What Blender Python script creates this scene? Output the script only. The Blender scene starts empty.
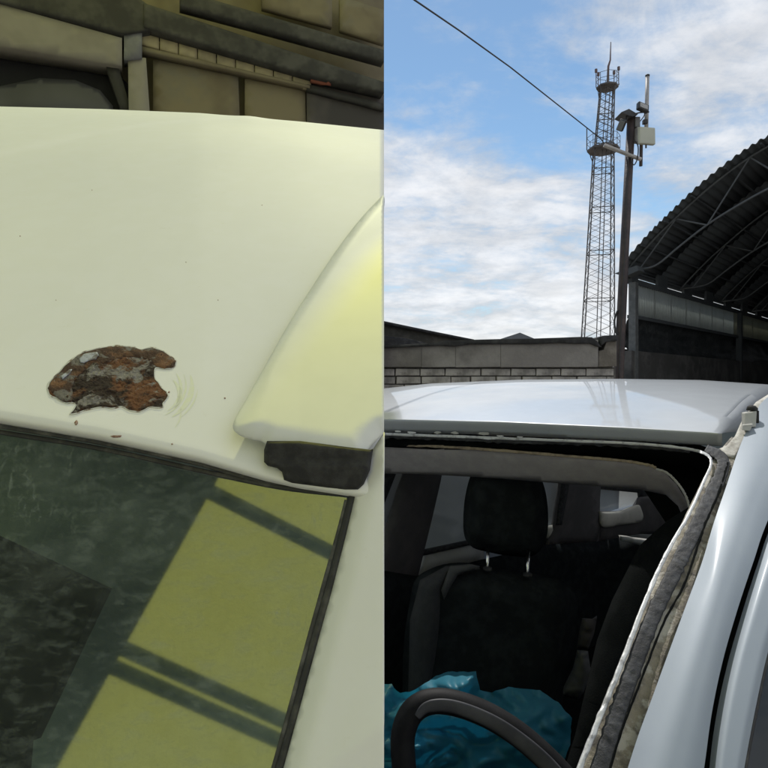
import bpy, bmesh, math, random
from math import radians as R
from mathutils import Vector, Matrix, noise, geometry
random.seed(7)
scn = bpy.context.scene
COL = scn.collection
EYE = 1.75
F = 600.0
def P(px, py, d):                       # image direction + real distance -> point in the place
    return Vector(((px-384)/F*d, d, EYE+(384-py)/F*d))

# ------------------------------------------------------------------ camera
cam = bpy.data.cameras.new('camera'); camo = bpy.data.objects.new('camera', cam); COL.objects.link(camo)
camo.location = (0, 0, EYE); camo.rotation_euler = (R(90), 0, 0)
cam.sensor_width = 36; cam.lens = 36*F/768; cam.clip_start = .02; cam.clip_end = 3000
scn.camera = camo
# ------------------------------------------------------------------ sun, sky
SUN_EL, SUN_AZ = R(58), R(0)            # the sun stands high in front of the camera
scn.view_settings.view_transform = 'Standard'; scn.view_settings.look = 'None'
scn.view_settings.gamma = 1; scn.view_settings.exposure = 0.27
sun = bpy.data.lights.new('sun', 'SUN'); suno = bpy.data.objects.new('sun', sun); COL.objects.link(suno)
sun.energy = 3.3; sun.angle = R(.5); sun.color = (1, .96, .9)
sd = Vector((math.sin(SUN_AZ)*math.cos(SUN_EL), math.cos(SUN_AZ)*math.cos(SUN_EL), math.sin(SUN_EL)))
suno.rotation_euler = sd.to_track_quat('Z', 'Y').to_euler(); suno.location = (0, 20, 40)
W = bpy.data.worlds.new('World'); scn.world = W; W.use_nodes = True
def world_sky():
    nt = W.node_tree; nt.nodes.clear(); N = nt.nodes.new; L = nt.links.new
    out = N('ShaderNodeOutputWorld'); bg = N('ShaderNodeBackground'); L(bg.outputs[0], out.inputs[0])
    sky = N('ShaderNodeTexSky'); sky.sky_type = 'NISHITA'; sky.sun_disc = False
    sky.sun_elevation = SUN_EL; sky.sun_rotation = SUN_AZ; sky.air_density = 1.0; sky.dust_density = .1; sky.ozone_density = 2.4
    bg.inputs[1].default_value = .104
    tc = N('ShaderNodeTexCoord')
    def math_(op, a, b=None, c=None):
        m = N('ShaderNodeMath'); m.operation = op
        for i, v in enumerate((a, b, c)):
            if v is None: continue
            if isinstance(v, (int, float)): m.inputs[i].default_value = v
            else: L(v, m.inputs[i])
        return m.outputs[0]
    def rng(v, a, b, c=0., d=1.):
        m = N('ShaderNodeMapRange'); m.interpolation_type = 'SMOOTHSTEP'; L(v, m.inputs[0])
        for i, q in enumerate((a, b, c, d)): m.inputs[i+1].default_value = q
        return m.outputs[0]
    sep = N('ShaderNodeSeparateXYZ'); L(tc.outputs['Generated'], sep.inputs[0])
    zz = math_('ADD', math_('ABSOLUTE', sep.outputs[2]), .22)
    cx = math_('DIVIDE', sep.outputs[0], zz); cy = math_('DIVIDE', sep.outputs[1], zz)
    cmb = N('ShaderNodeCombineXYZ'); L(cx, cmb.inputs[0]); L(cy, cmb.inputs[1])
    def nz(scale, detail, rough, loc, sc=(1, 1, 1), rot=0, dist=0):
        mp = N('ShaderNodeMapping'); L(cmb.outputs[0], mp.inputs[0]); mp.inputs[1].default_value = loc; mp.inputs[3].default_value = sc; mp.inputs[2].default_value = (0, 0, rot)
        n = N('ShaderNodeTexNoise'); L(mp.outputs[0], n.inputs[0]); n.inputs['Scale'].default_value = scale
        n.inputs['Detail'].default_value = detail; n.inputs['Roughness'].default_value = rough; n.inputs['Distortion'].default_value = dist
        return n.outputs[0]
    def half(p, q, w0, w1, flip=1):      # soft half space bounded by the great circle through two directions
        a = P(*p, 1)-Vector((0, 0, EYE)); b = P(*q, 1)-Vector((0, 0, EYE)); n = a.cross(b).normalized()*flip
        d = N('ShaderNodeVectorMath'); d.operation = 'DOT_PRODUCT'; L(tc.outputs['Generated'], d.inputs[0]); d.inputs[1].default_value = n
        return rng(d.outputs['Value'], w0, w1)
    low = half((384, 112), (590, 182), -.05, .07, 1)      # cloud deck under this line
    right = half((560, 30), (650, 240), -.10, .20, -1)
    big = nz(2.2, 9, .62, (3.1, 1.7, 0), (1, 1.5, 1), .25, .5)
    streak = nz(3.2, 9, .6, (.4, 5.2, 0), (.75, 1.35, 1), -.35, 1.0)
    puff = nz(15, 6, .62, (7, 2, 0), (1, 1, 1), 0, .2)
    mass = math_('ADD', math_('MULTIPLY', big, .55), math_('MULTIPLY', streak, .5))
    mass = math_('ADD', mass, math_('MULTIPLY', puff, .26))
    biasr = math_('MULTIPLY', right, .30)
    bias = math_('MAXIMUM', math_('MULTIPLY', low, .31), biasr)
    horizon = rng(sep.outputs[2], .16, .02, 0, .10)
    cov = math_('ADD', math_('ADD', mass, bias), horizon)
    dens = rng(cov, .66, .98)
    shade = rng(cov, .80, 1.15)
    cc = N('ShaderNodeMix'); cc.data_type = 'RGBA'; L(shade, cc.inputs[0]); cc.inputs[6].default_value = (5.0, 5.45, 6.1, 1); cc.inputs[7].default_value = (7.6, 7.6, 7.7, 1)
    veil = nz(5, 5, .55, (9, 9, 0), (1, 1, 1), 0, 0)
    cc2 = N('ShaderNodeMix'); cc2.data_type = 'RGBA'; cc2.blend_type = 'MULTIPLY'; cc2.inputs[0].default_value = 1
    vr = rng(veil, .35, .65, .86, 1.04); cv = N('ShaderNodeCombineXYZ')
    for i in range(3): L(vr, cv.inputs[i])
    L(cc.outputs[2], cc2.inputs[6]); L(cv.outputs[0], cc2.inputs[7])
    mx = N('ShaderNodeMix'); mx.data_type = 'RGBA'; L(math_('MULTIPLY', dens, .93), mx.inputs[0])
    tint = N('ShaderNodeMix'); tint.data_type = 'RGBA'; tint.blend_type = 'MULTIPLY'; tint.inputs[0].default_value = 1; L(sky.outputs[0], tint.inputs[6]); tint.inputs[7].default_value = (.98, 1.06, 1.0, 1)
    L(tint.outputs[2], mx.inputs[6]); L(cc2.outputs[2], mx.inputs[7])
    L(mx.outputs[2], bg.inputs[0])
world_sky()

# ------------------------------------------------------------------ materials
def mat(name, c, c2=None, rough=.6, metal=0, scale=8, detail=6, lo=.4, hi=.65, bump=0, bscale=None, coat=0, stretch=None, trans=0, c3=None, s3=2.0, lo3=.5, hi3=.7, spec=None, dist=0, bdist=.01, coatr=.05):
    m = bpy.data.materials.new(name); m.use_nodes = True; nt = m.node_tree; N = nt.nodes.new; L = nt.links.new
    b = nt.nodes['Principled BSDF']; b.inputs['Roughness'].default_value = rough; b.inputs['Metallic'].default_value = metal
    b.inputs['Base Color'].default_value = (*c, 1)
    if coat: b.inputs['Coat Weight'].default_value = coat; b.inputs['Coat Roughness'].default_value = coatr
    if spec is not None: b.inputs['Specular IOR Level'].default_value = spec
    if trans: b.inputs['Transmission Weight'].default_value = trans
    tc = N('ShaderNodeTexCoord'); mp = N('ShaderNodeMapping'); L(tc.outputs['Object'], mp.inputs[0])
    if stretch: mp.inputs[3].default_value = stretch
    def nz(sc, det):
        n = N('ShaderNodeTexNoise'); L(mp.outputs[0], n.inputs[0]); n.inputs['Scale'].default_value = sc; n.inputs['Detail'].default_value = det
        n.inputs['Roughness'].default_value = .62; n.inputs['Distortion'].default_value = dist; return n.outputs[0]
    def ramp(v, a, z):
        r = N('ShaderNodeMapRange'); r.interpolation_type = 'SMOOTHSTEP'; L(v, r.inputs[0]); r.inputs[1].default_value = a; r.inputs[2].default_value = z; return r.outputs[0]
    if c2:
        mx = N('ShaderNodeMix'); mx.data_type = 'RGBA'; L(ramp(nz(scale, detail), lo, hi), mx.inputs[0])
        mx.inputs[6].default_value = (*c, 1); mx.inputs[7].default_value = (*c2, 1); col = mx.outputs[2]
        if c3:
            m2 = N('ShaderNodeMix'); m2.data_type = 'RGBA'; L(ramp(nz(s3, 6), lo3, hi3), m2.inputs[0]); L(col, m2.inputs[6]); m2.inputs[7].default_value = (*c3, 1); col = m2.outputs[2]
        L(col, b.inputs['Base Color'])
    if bump:
        bp = N('ShaderNodeBump'); bp.inputs['Strength'].default_value = bump; bp.inputs['Distance'].default_value = bdist
        L(nz(bscale or scale*4, 8), bp.inputs['Height']); L(bp.outputs[0], b.inputs['Normal'])
    return m

# ------------------------------------------------------------------ mesh helpers
BASE = {}
class MB:
    def __init__(s): s.v = []; s.f = []
    def poly(s, pts): 
        i = len(s.v); s.v += [Vector(p) for p in pts]; s.f.append(tuple(range(i, i+len(pts)))); return s
    def box(s, c, d, rot=None):
        c = Vector(c); i = len(s.v); rot = rot or Matrix.Identity(3)
        for z in (-1, 1):
            for x, y in ((-1, -1), (1, -1), (1, 1), (-1, 1)): s.v.append(c+rot@Vector((x*d[0]/2, y*d[1]/2, z*d[2]/2)))
        s.f += [tuple(i+k for k in q) for q in ((3, 2, 1, 0), (4, 5, 6, 7), (0, 1, 5, 4), (1, 2, 6, 5), (2, 3, 7, 6), (3, 0, 4, 7))]; return s
    def tube(s, pts, r, n=8, closed=False, flat=1.0, up=None):
        pts = [Vector(p) for p in pts]; i0 = len(s.v); m = len(pts); prev = None
        for k, p in enumerate(pts):
            t = (pts[min(k+1, m-1)]-pts[max(k-1, 0)]) if not closed else pts[(k+1) % m]-pts[k-1]
            t.normalize(); u = up or Vector((0, 0, 1))
            if prev is None:
                a = t.cross(u)
                if a.length < .05: a = t.cross(Vector((1, 0, 0)))
            else: a = prev-t*prev.dot(t)
            a.normalize(); prev = a; b = t.cross(a); rr = r[k] if isinstance(r, (list, tuple)) else r
            for j in range(n):
                an = 2*math.pi*(j+.5)/n; s.v.append(p+a*math.cos(an)*rr+b*math.sin(an)*rr*flat)
        for k in range(m if closed else m-1):
            for j in range(n):
                k2 = (k+1) % m; s.f.append((i0+k*n+j, i0+k*n+(j+1) % n, i0+k2*n+(j+1) % n, i0+k2*n+j))
        if not closed: s.f.append(tuple(i0+j for j in reversed(range(n)))); s.f.append(tuple(i0+(m-1)*n+j for j in range(n)))
        return s
    def grid(s, rows):
        i0 = len(s.v); n = len(rows[0])
        for r in rows: s.v += [Vector(p) for p in r]
        for a in range(len(rows)-1):
            for j in range(n-1): s.f.append((i0+a*n+j, i0+a*n+j+1, i0+(a+1)*n+j+1, i0+(a+1)*n+j))
        return s
    def prism(s, pts, off):                 # planar outline swept by off
        i = len(s.v); n = len(pts); s.v += [Vector(p) for p in pts]+[Vector(p)+Vector(off) for p in pts]
        s.f.append(tuple(range(i, i+n))); s.f.append(tuple(reversed(range(i+n, i+2*n))))
        for j in range(n): s.f.append((i+j, i+n+j, i+n+(j+1) % n, i+(j+1) % n))
        return s
    def build(s, name, m, parent=None, smooth=False, solid=0, bevel=0, recalc=True, soff=-1):
        base = BASE.get(parent.name, Vector()) if parent else Vector()
        me = bpy.data.meshes.new(name); me.from_pydata([tuple(v-base) for v in s.v], [], s.f); me.update()
        if recalc:
            bm = bmesh.new(); bm.from_mesh(me); bmesh.ops.recalc_face_normals(bm, faces=bm.faces); bm.to_mesh(me); bm.free()
        if smooth: me.polygons.foreach_set('use_smooth', [True]*len(me.polygons))
        me.materials.append(m); o = bpy.data.objects.new(name, me); COL.objects.link(o); BASE[o.name] = base
        if parent: o.parent = parent
        if bevel: b = o.modifiers.new('bevel', 'BEVEL'); b.width = bevel; b.segments = 2; b.limit_method = 'ANGLE'
        if solid: q = o.modifiers.new('solid', 'SOLIDIFY'); q.thickness = abs(solid); q.offset = soff
        return o
def thing(name, label, cat, loc, group=None):
    o = bpy.data.objects.new(name, None); COL.objects.link(o); o.location = loc; BASE[o.name] = Vector(loc); o.empty_display_size = .1
    o['label'] = label; o['category'] = cat
    if group: o['group'] = group
    return o
def tag(o, label=None, cat=None, group=None, kind=None):
    for k, v in (('label', label), ('category', cat), ('group', group), ('kind', kind)):
        if v: o[k] = v
    return o
def spline(pts, n):
    pts = [Vector(p) if len(p) == 3 else Vector((*p, 0)) for p in pts]; out = []; m = len(pts)-1
    for i in range(n):
        t = i/(n-1)*m; k = min(int(t), m-1); u = t-k
        a, b, c, d = pts[max(k-1, 0)], pts[k], pts[k+1], pts[min(k+2, m)]
        out.append(.5*((2*b)+(c-a)*u+(2*a-5*b+4*c-d)*u*u+(3*b-a-3*c+d)*u**3))
    return out
def interp(x, pts):
    if x <= pts[0][0]: a, b = pts[0], pts[1]
    elif x >= pts[-1][0]: a, b = pts[-2], pts[-1]
    else:
        for a, b in zip(pts, pts[1:]):
            if a[0] <= x <= b[0]: break
    return a[1]+(b[1]-a[1])*(x-a[0])/(b[0]-a[0])
def smo(pts, n=64): return [(q.x, q.y) for q in spline([(*p, 0) for p in pts+[pts[0]]], n)[:-1]]
def segdist(p, poly):
    best = 1e9; n = len(poly)
    for i in range(n):
        ax, ay = poly[i]; bx, by = poly[(i+1) % n]
        if abs(ax-384) < .5 and abs(bx-384) < .5: continue      # the cut edge carries no rim
        dx, dy = bx-ax, by-ay; l = dx*dx+dy*dy or 1e-9
        t = max(0, min(1, ((p[0]-ax)*dx+(p[1]-ay)*dy)/l)); q = math.hypot(p[0]-ax-t*dx, p[1]-ay-t*dy)
        if q < best: best = q
    return best
def inside(p, poly):
    c = False; n = len(poly); j = n-1
    for i in range(n):
        if (poly[i][1] > p[1]) != (poly[j][1] > p[1]) and p[0] < (poly[j][0]-poly[i][0])*(p[1]-poly[i][1])/(poly[j][1]-poly[i][1])+poly[i][0]: c = not c
        j = i
    return c
def relief(name, outline, depth, step, m, parent, solid=.004, smooth=True, rings=()):
    """closed outline meshed with interior points; depth(px, py, distance to the rim) gives the distance of the surface"""
    dense = []
    n = len(outline)
    for i in range(n):
        a = outline[i]; b = outline[(i+1) % n]; k = max(1, int(math.hypot(b[0]-a[0], b[1]-a[1])/step))
        for j in range(k): dense.append((a[0]+(b[0]-a[0])*j/k, a[1]+(b[1]-a[1])*j/k))
    xs = [p[0] for p in outline]; ys = [p[1] for p in outline]; pts = list(dense)
    y = min(ys)+step*.5; r = 0
    while y < max(ys):
        x = min(xs)+step*(.5 if r % 2 else .25)
        while x < max(xs):
            if inside((x, y), outline) and segdist((x, y), outline) > step*.45: pts.append((x, y))
            x += step
        y += step*.87; r += 1
    e = [(i, (i+1) % len(dense)) for i in range(len(dense))]
    v, ed, f, *_ = geometry.delaunay_2d_cdt([Vector(p) for p in pts], e, [], 1, 1e-5)
    mb = MB(); mb.v = [P(q[0], q[1], depth(q[0], q[1], segdist(q, outline))) for q in v]; mb.f = [tuple(t) for t in f]
    o = mb.build(name, m, parent, smooth=smooth, recalc=True)
    # make the face side look at the camera, then thicken away from it
    me = o.data; s = sum((p.normal.dot(Vector((0, 0, EYE))-(p.center+BASE[o.name])) for p in me.polygons))
    if s < 0: me.flip_normals()
    if solid: q = o.modifiers.new('solid', 'SOLIDIFY'); q.thickness = solid; q.offset = -1
    return o

# ================================================================== SETTING
M_ground = mat('yard_ground', (.19, .175, .15), (.27, .25, .22), .95, scale=1.2, bump=.5, bscale=14, c3=(.12, .115, .1), s3=.3)
gb = MB(); gb.grid([[(-900+x*1800/40, -900+y*1800/40, 0) for x in range(41)] for y in range(41)])
tag(gb.build('ground', M_ground), kind='structure')

# ================================================================== LEFT HALF: WHITE CAR UNDER A CANOPY
M_white = mat('aged_white_paint', (.82, .82, .78), (.83, .83, .80), .6, scale=22, c3=(.77, .76, .70), s3=70, lo3=.62, hi3=.85, spec=.22, bump=.03, bscale=180, bdist=.002)
M_rail = mat('white_plastic_cover', (.72, .73, .70), (.69, .70, .67), .5, scale=9, spec=.25)
M_rubber = mat('dusty_black_rubber', (.02, .02, .02), (.07, .068, .06), .6, scale=40, bump=.3, bscale=200, bdist=.002, lo=.45, hi=.7)
M_capbl = mat('black_plastic', (.03, .03, .031), (.05, .05, .05), .7, spec=.15, scale=60, bump=.3, bscale=500, bdist=.001)
def rust_mat():
    m = mat('rust', (.035, .02, .013), (.20, .085, .035), .92, scale=36, detail=12, lo=.44, hi=.60, bump=1, bscale=260, bdist=.006,
            c3=(.30, .28, .255), s3=46, lo3=.50, hi3=.60, dist=.6)
    return m
M_rust = rust_mat()
M_flake = mat('flaking_rust', (.075, .038, .022), (.23, .115, .055), .9, scale=48, detail=12, lo=.42, hi=.62, bump=1, bscale=350, bdist=.004, c3=(.20, .185, .165), s3=40, lo3=.53, hi3=.62, dist=.5)
def edge_r(px): return interp(px, [(-80, 407), (0, 421), (100, 438), (200, 460), (265, 479), (300, 487), (384, 500)])
def crown(px): return interp(px, [(-80, 104), (0, 106.5), (100, 109), (200, 113), (300, 121.5), (384, 130)])
DD = 1.3; LIP = 11
def roof_delta(px, py):
    h = edge_r(px)-LIP; d0 = .62-.02*px/384; z0 = (384-h)/F*d0; cc = (384-crown(px))/F
    k = (cc*d0-z0)/DD**2; m0 = cc+2*k*DD; c = (384-py)/F
    q = (m0-c)**2-4*k*(c*d0-z0); return d0, k, m0, z0, ((m0-c)-math.sqrt(max(q, 0)))/(2*k)
def roof_d(px, py):
    h = edge_r(px)-LIP
    if py > h:
        t = (py-h)/LIP; d0 = roof_delta(px, h)[0]; g = d0-roof_d(px, h+0.0)*0-d0
        return d0-.0052*(t-.5*t*t)*1.6+.004*max(0, t-.6)**2*6
    d = roof_delta(px, py); return d[0]+d[4]
car1 = thing('white_car', 'white car with a rusty patch on its roof edge and a dusty windscreen', 'car', (-.4, 1.6, 0))
def build_left_roof():
    rows = []
    cols = [-80+i*464/90 for i in range(91)]
    for t in [1.25, 1.15, 1.0, .9, .75, .6, .45, .3, .2, .1, .04]:
        rows.append([P(px, edge_r(px)-LIP+LIP*t, roof_d(px, edge_r(px)-LIP+LIP*t)+(.004*(t-1)*5 if t > 1 else 0)) for px in cols])
    for i in range(0, 60):
        u = (i/59)**1.5*1.35*DD; r = []
        for px in cols:
            d0, k, m0, z0, _ = roof_delta(px, edge_r(px)-LIP); d = d0+u; z = z0+m0*u-k*u*u
            z += .008*math.exp(-((px-250)/14)**2-0)*min(1, u/.5)*(1 if u > .9 else 0)*(u-.9)*1.2 if u > .9 else 0
            r.append(Vector(((px-384)/F*d, d, EYE+z)))
        rows.append(r)
    mb = MB(); mb.grid(rows); o = mb.build('roof', M_white, car1, smooth=True, solid=.0012)
    me = o.data
    if sum(p.normal.z for p in me.polygons) < 0: me.flip_normals()
    return o
roof1 = build_left_roof()
# rust patch
zo = [(105, 265), (108, 245), (118, 232), (135, 212), (150, 200), (165, 180), (182, 165), (205, 145), (225, 133), (240, 124), (262, 117), (290, 110), (320, 104), (345, 102), (370, 97), (405, 100), (440, 103), (452, 112), (470, 112), (490, 106), (510, 105), (540, 115), (562, 125), (585, 142), (600, 155), (598, 170), (588, 182), (570, 188), (550, 188), (530, 184), (520, 187), (517, 205), (520, 225), (533, 240), (545, 260), (560, 272), (570, 290), (562, 305), (550, 320), (548, 335), (525, 338), (500, 335), (480, 345), (460, 352), (430, 350), (412, 345), (390, 333), (368, 338), (350, 340), (325, 335), (300, 337), (270, 343), (240, 350), (215, 360), (190, 362), (203, 345), (215, 325), (200, 318), (185, 320), (170, 317), (150, 308), (140, 300), (120, 292), (112, 285)]
rust_o = [(20+x/3.84, 320+y/3.84) for x, y in zo]
def rdepth(px, py, ds):
    n = noise.fractal(Vector((px*.09, py*.13, 3)), 1, 2, 5); n2 = noise.fractal(Vector((px*.35, py*.4, 9)), 1, 2, 4)
    bowl = min(1, ds/3.0)
    return roof_d(px, py)-.0003-bowl*max(.0001, .0009+.0020*n+.0014*n2)
rust = relief('rust_patch', rust_o, rdepth, 1.0, M_rust, car1, solid=.001)
rust['label'] = 'brown and grey rusted patch with flaking paint above the windscreen'
M_rim = mat('broken_paint_rim', (.60, .60, .56), (.22, .16, .12), .6, scale=150, lo=.5, hi=.6)
rb_ = MB(); rr_ = []
cen = Vector((sum(p[0] for p in rust_o)/len(rust_o), sum(p[1] for p in rust_o)/len(rust_o), 0))
dense_ = spline([(*p, 0) for p in rust_o+[rust_o[0]]], 400)
for k in range(400):
    t_ = dense_[min(k+1, 399)]-dense_[max(k-1, 0)]; t_.normalize(); nn = Vector((-t_.y, t_.x, 0)); 
    ou = dense_[k]-nn*(.5+.7*noise.noise(Vector((k*.09, 0, 0)))); inn = dense_[k]+nn*(.7+.9*noise.noise(Vector((k*.11, 5, 0))))
    rr_.append([P(ou.x, ou.y, roof_d(ou.x, ou.y)-.0004), P(dense_[k].x, dense_[k].y, roof_d(dense_[k].x, dense_[k].y)-.0014), P(inn.x, inn.y, roof_d(inn.x, inn.y)-.0010)])
rb_.grid(rr_).build('paint_rim', M_rim, rust, smooth=True)
# the curled upper flake of the patch
zf = [(106, 262), (120, 236), (150, 203), (182, 168), (225, 135), (262, 119), (320, 106), (370, 99), (440, 105), (470, 116), (510, 107), (560, 127), (600, 157), (588, 182), (550, 187), (520, 176), (485, 150), (430, 140), (380, 152), (330, 165), (285, 168), (245, 195), (210, 225), (200, 260), (205, 300), (198, 316), (170, 314), (140, 297)]
fo = [(20+x/3.84, 320+y/3.84) for x, y in zf]
def fdepth(px, py, ds):
    n = noise.fractal(Vector((px*.16, py*.2, 13)), 1, 2, 4)
    return roof_d(px, py)-.0014-.0016*math.sin(min(1, ds/4)*1.57)-.0011*n-.0009*noise.fractal(Vector((px*.5, py*.5, 1)), 1, 2, 3)
relief('rust_flake', fo, fdepth, 1.1, M_flake, rust, solid=.001)
M_oldp = mat('old_paint_flake', (.40, .42, .47), (.13, .11, .10), .7, scale=90, lo=.45, hi=.6)
for zz_ in ([(228, 148), (245, 130), (270, 126), (296, 122), (302, 134), (290, 150), (262, 156), (245, 164), (232, 162)], [(158, 214), (172, 204), (188, 190), (200, 188), (192, 204), (176, 216), (164, 226)]):
    relief('paint_remnant', [(20+x/3.84, 320+y/3.84) for x, y in zz_], lambda x, y, s: roof_d(x, y)-.0048-.0010*noise.noise(Vector((x*.6, y*.6, 0))), 1.2, M_oldp, rust, solid=.0008)
M_smear = mat('dried_polish_smear', (.77, .79, .60), (.77, .78, .68), .6, scale=200)
for cx, cy, rr, a0, a1, w_ in ((140, 385, 52, -.25, .9, 5), (140, 385, 46, -.3, 1.0, 2), (142, 388, 39, -.5, .85, 3), (150, 395, 30, -.7, .6, 4), (140, 385, 58, .1, .8, 1.5), (145, 412, 36, -.2, .6, 1.4)):
    ln = [(cx+rr*math.cos(a0+(a1-a0)*k/8), cy+rr*.78*math.sin(a0+(a1-a0)*k/8), 0) for k in range(9)]
    pl_ = spline(ln, 40); rows = []
    for k in range(40):
        t_ = pl_[min(k+1, 39)]-pl_[max(k-1, 0)]; t_.normalize(); nn = Vector((-t_.y, t_.x, 0)); ww = w_*(.15+math.sin(math.pi*k/39))*.5
        rows.append([P(q.x, q.y, roof_d(q.x, q.y)-.0003) for q in (pl_[k]-nn*ww, pl_[k], pl_[k]+nn*ww)])
    MB().grid(rows).build('polish_smear', M_smear, car1, smooth=True)
M_chip = mat('bare_rust_chip', (.22, .10, .06), (.42, .33, .27), .9, scale=300)
for cx, cy, rx, ry in ((20, 236, .8, .5), (218, 300, .5, .7), (262, 205, .6, .4), (92, 190, .5, .5), (300, 158, .7, .4), (56, 300, .5, .4), (186, 262, .4, .6), (116, 436.5, 7, 1.8), (76, 423, 2.2, 3), (225, 398, 1, .8), (169, 392, 1.2, 1), (172, 444, 1.2, .8), (352, 282, .9, .5)):
    ol = [(cx+rx*math.cos(a*.7)*random.uniform(.6, 1.1), cy+ry*math.sin(a*.7)*random.uniform(.6, 1.1)) for a in range(9)]
    if cx < 300:
        c_ = relief('paint_chip', ol, lambda x, y, s: roof_d(x, y)-.0006, 1.5, M_chip, car1, solid=.0003)
# windscreen plane
G0, G1, G2 = P(0, 436, .632), P(340, 492, .612), P(0, 800, .512)
GN = (G1-G0).cross(G2-G0).normalized()
if GN.y > 0: GN = -GN
def glass_d(px, py, s=0):
    ray = P(px, py, 1)-Vector((0, 0, EYE)); return (G0-Vector((0, 0, EYE))).dot(GN)/ray.dot(GN)
def windscreen_mat():
    m = bpy.data.materials.new('dusty_windscreen'); m.use_nodes = True; nt = m.node_tree; nt.nodes.clear(); N = nt.nodes.new; L = nt.links.new
    out = N('ShaderNodeOutputMaterial'); tc = N('ShaderNodeTexCoord')
    tr = N('ShaderNodeBsdfTransparent'); tr.inputs[0].default_value = (.55, .64, .60, 1)
    gl = N('ShaderNodeBsdfGlossy'); gl.inputs['Roughness'].default_value = .035
    df = N('ShaderNodeBsdfDiffuse'); df.inputs[0].default_value = (.30, .35, .31, 1)
    fr = N('ShaderNodeFresnel'); fr.inputs[0].default_value = 2.6
    mx = N('ShaderNodeMixShader'); L(fr.outputs[0], mx.inputs[0]); L(tr.outputs[0], mx.inputs[1]); L(gl.outputs[0], mx.inputs[2])
    mp = N('ShaderNodeMapping'); L(tc.outputs['Object'], mp.inputs[0]); mp.inputs[2].default_value = (0, .6, 0); mp.inputs[3].default_value = (1, 1, 2.2)
    def nz(s, d, ds=0):
        n = N('ShaderNodeTexNoise'); L(mp.outputs[0], n.inputs[0]); n.inputs['Scale'].default_value = s; n.inputs['Detail'].default_value = d; n.inputs['Distortion'].default_value = ds; n.inputs['Roughness'].default_value = .65; return n.outputs[0]
    def rg(v, a, b, c, d):
        r = N('ShaderNodeMapRange'); r.interpolation_type = 'SMOOTHSTEP'; L(v, r.inputs[0])
        for i, q in enumerate((a, b, c, d)): r.inputs[i+1].default_value = q
        return r.outputs[0]
    a1 = rg(nz(7, 9, 1.2), .40, .78, .06, .22); a2 = rg(nz(90, 4), .66, .76, 0, .22)
    ad = N('ShaderNodeMath'); ad.operation = 'ADD'; L(a1, ad.inputs[0]); L(a2, ad.inputs[1])
    m2 = N('ShaderNodeMixShader'); mq = N('ShaderNodeMapping'); L(tc.outputs['Object'], mq.inputs[0]); mq.inputs[2].default_value = (0, -.75, 0); mq.inputs[3].default_value = (14, 14, 1.6)
    sn = N('ShaderNodeTexNoise'); L(mq.outputs[0], sn.inputs[0]); sn.inputs['Scale'].default_value = 9; sn.inputs['Detail'].default_value = 7; sn.inputs['Roughness'].default_value = .7; sn.inputs['Distortion'].default_value = .6
    a5 = N('ShaderNodeMath'); a5.operation = 'MULTIPLY'; L(rg(sn.outputs[0], .50, .72, 0, .38), a5.inputs[0]); L(rg(nz(5, 3), .45, .65, 0, 1), a5.inputs[1])
    a6 = N('ShaderNodeMath'); a6.operation = 'ADD'; L(rg(nz(46, 9, .4), .46, .68, 0, .15), a6.inputs[0]); L(a5.outputs[0], a6.inputs[1]); a3 = a6.outputs[0]; ad2 = N('ShaderNodeMath'); ad2.operation = 'ADD'; L(ad.outputs[0], ad2.inputs[0]); L(a3, ad2.inputs[1])
    L(ad2.outputs[0], m2.inputs[0]); L(mx.outputs[0], m2.inputs[1]); L(df.outputs[0], m2.inputs[2])
    L(m2.outputs[0], out.inputs[0]); return m
M_ws = windscreen_mat()
gout = [(-60, 424), (0, 434), (100, 451), (200, 474), (280, 490), (345, 497), (352, 503), (276, 800), (-60, 800)]
relief('windscreen', gout, glass_d, 18, M_ws, car1, solid=0)
# seal along the top edge of the glass: a flat strip and a dark lip
def strip(name, line, w, m, parent, dfn, lift, n=60, rnd=.003, solid=.002):
    pl = spline(line, n); outl = []
    rows = []
    for i in range(n):
        t = pl[min(i+1, n-1)]-pl[max(i-1, 0)]; t.normalize(); nn = Vector((-t.y, t.x, 0)); row = []
        for j in range(9):
            s = j/8*2-1; q = pl[i]+nn*s*w/2; row.append(P(q.x, q.y, dfn(q.x, q.y)-lift-rnd*math.sqrt(max(0, 1-s*s))))
        rows.append(row)
    o = MB().grid(rows).build(name, m, parent, smooth=True)
    if sum(p.normal.y for p in o.data.polygons) > 0: o.data.flip_normals()
    q = o.modifiers.new('solid', 'SOLIDIFY'); q.thickness = solid; q.offset = -1
    return o
M_seal = mat('grey_dusty_seal', (.045, .045, .042), (.13, .13, .12), .7, scale=60, bump=.4, bscale=300, bdist=.001, lo=.42, hi=.7)
strip('windscreen_seal', [(-60, 414, 0), (0, 425, 0), (100, 441.5, 0), (200, 463, 0), (262, 482, 0), (330, 492, 0)], 7, M_seal, car1, glass_d, .0005, rnd=.0015)
strip('windscreen_seal', [(-60, 421, 0), (0, 432, 0), (100, 448.5, 0), (200, 470.5, 0), (280, 487, 0), (350, 495, 0)], 5, M_rubber, car1, glass_d, .001, rnd=.0015)
strip('edge_moulding', [(353, 492, 0), (344, 530, 0), (330, 585, 0), (312, 650, 0), (293, 720, 0), (268, 810, 0)], 9, M_rubber, car1, glass_d, .001, rnd=.004)
strip('edge_moulding', [(347, 500, 0), (338, 535, 0), (324, 585, 0), (306, 650, 0), (287, 720, 0), (262, 810, 0)], 5, M_seal, car1, glass_d, .001, rnd=.001)
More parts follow.
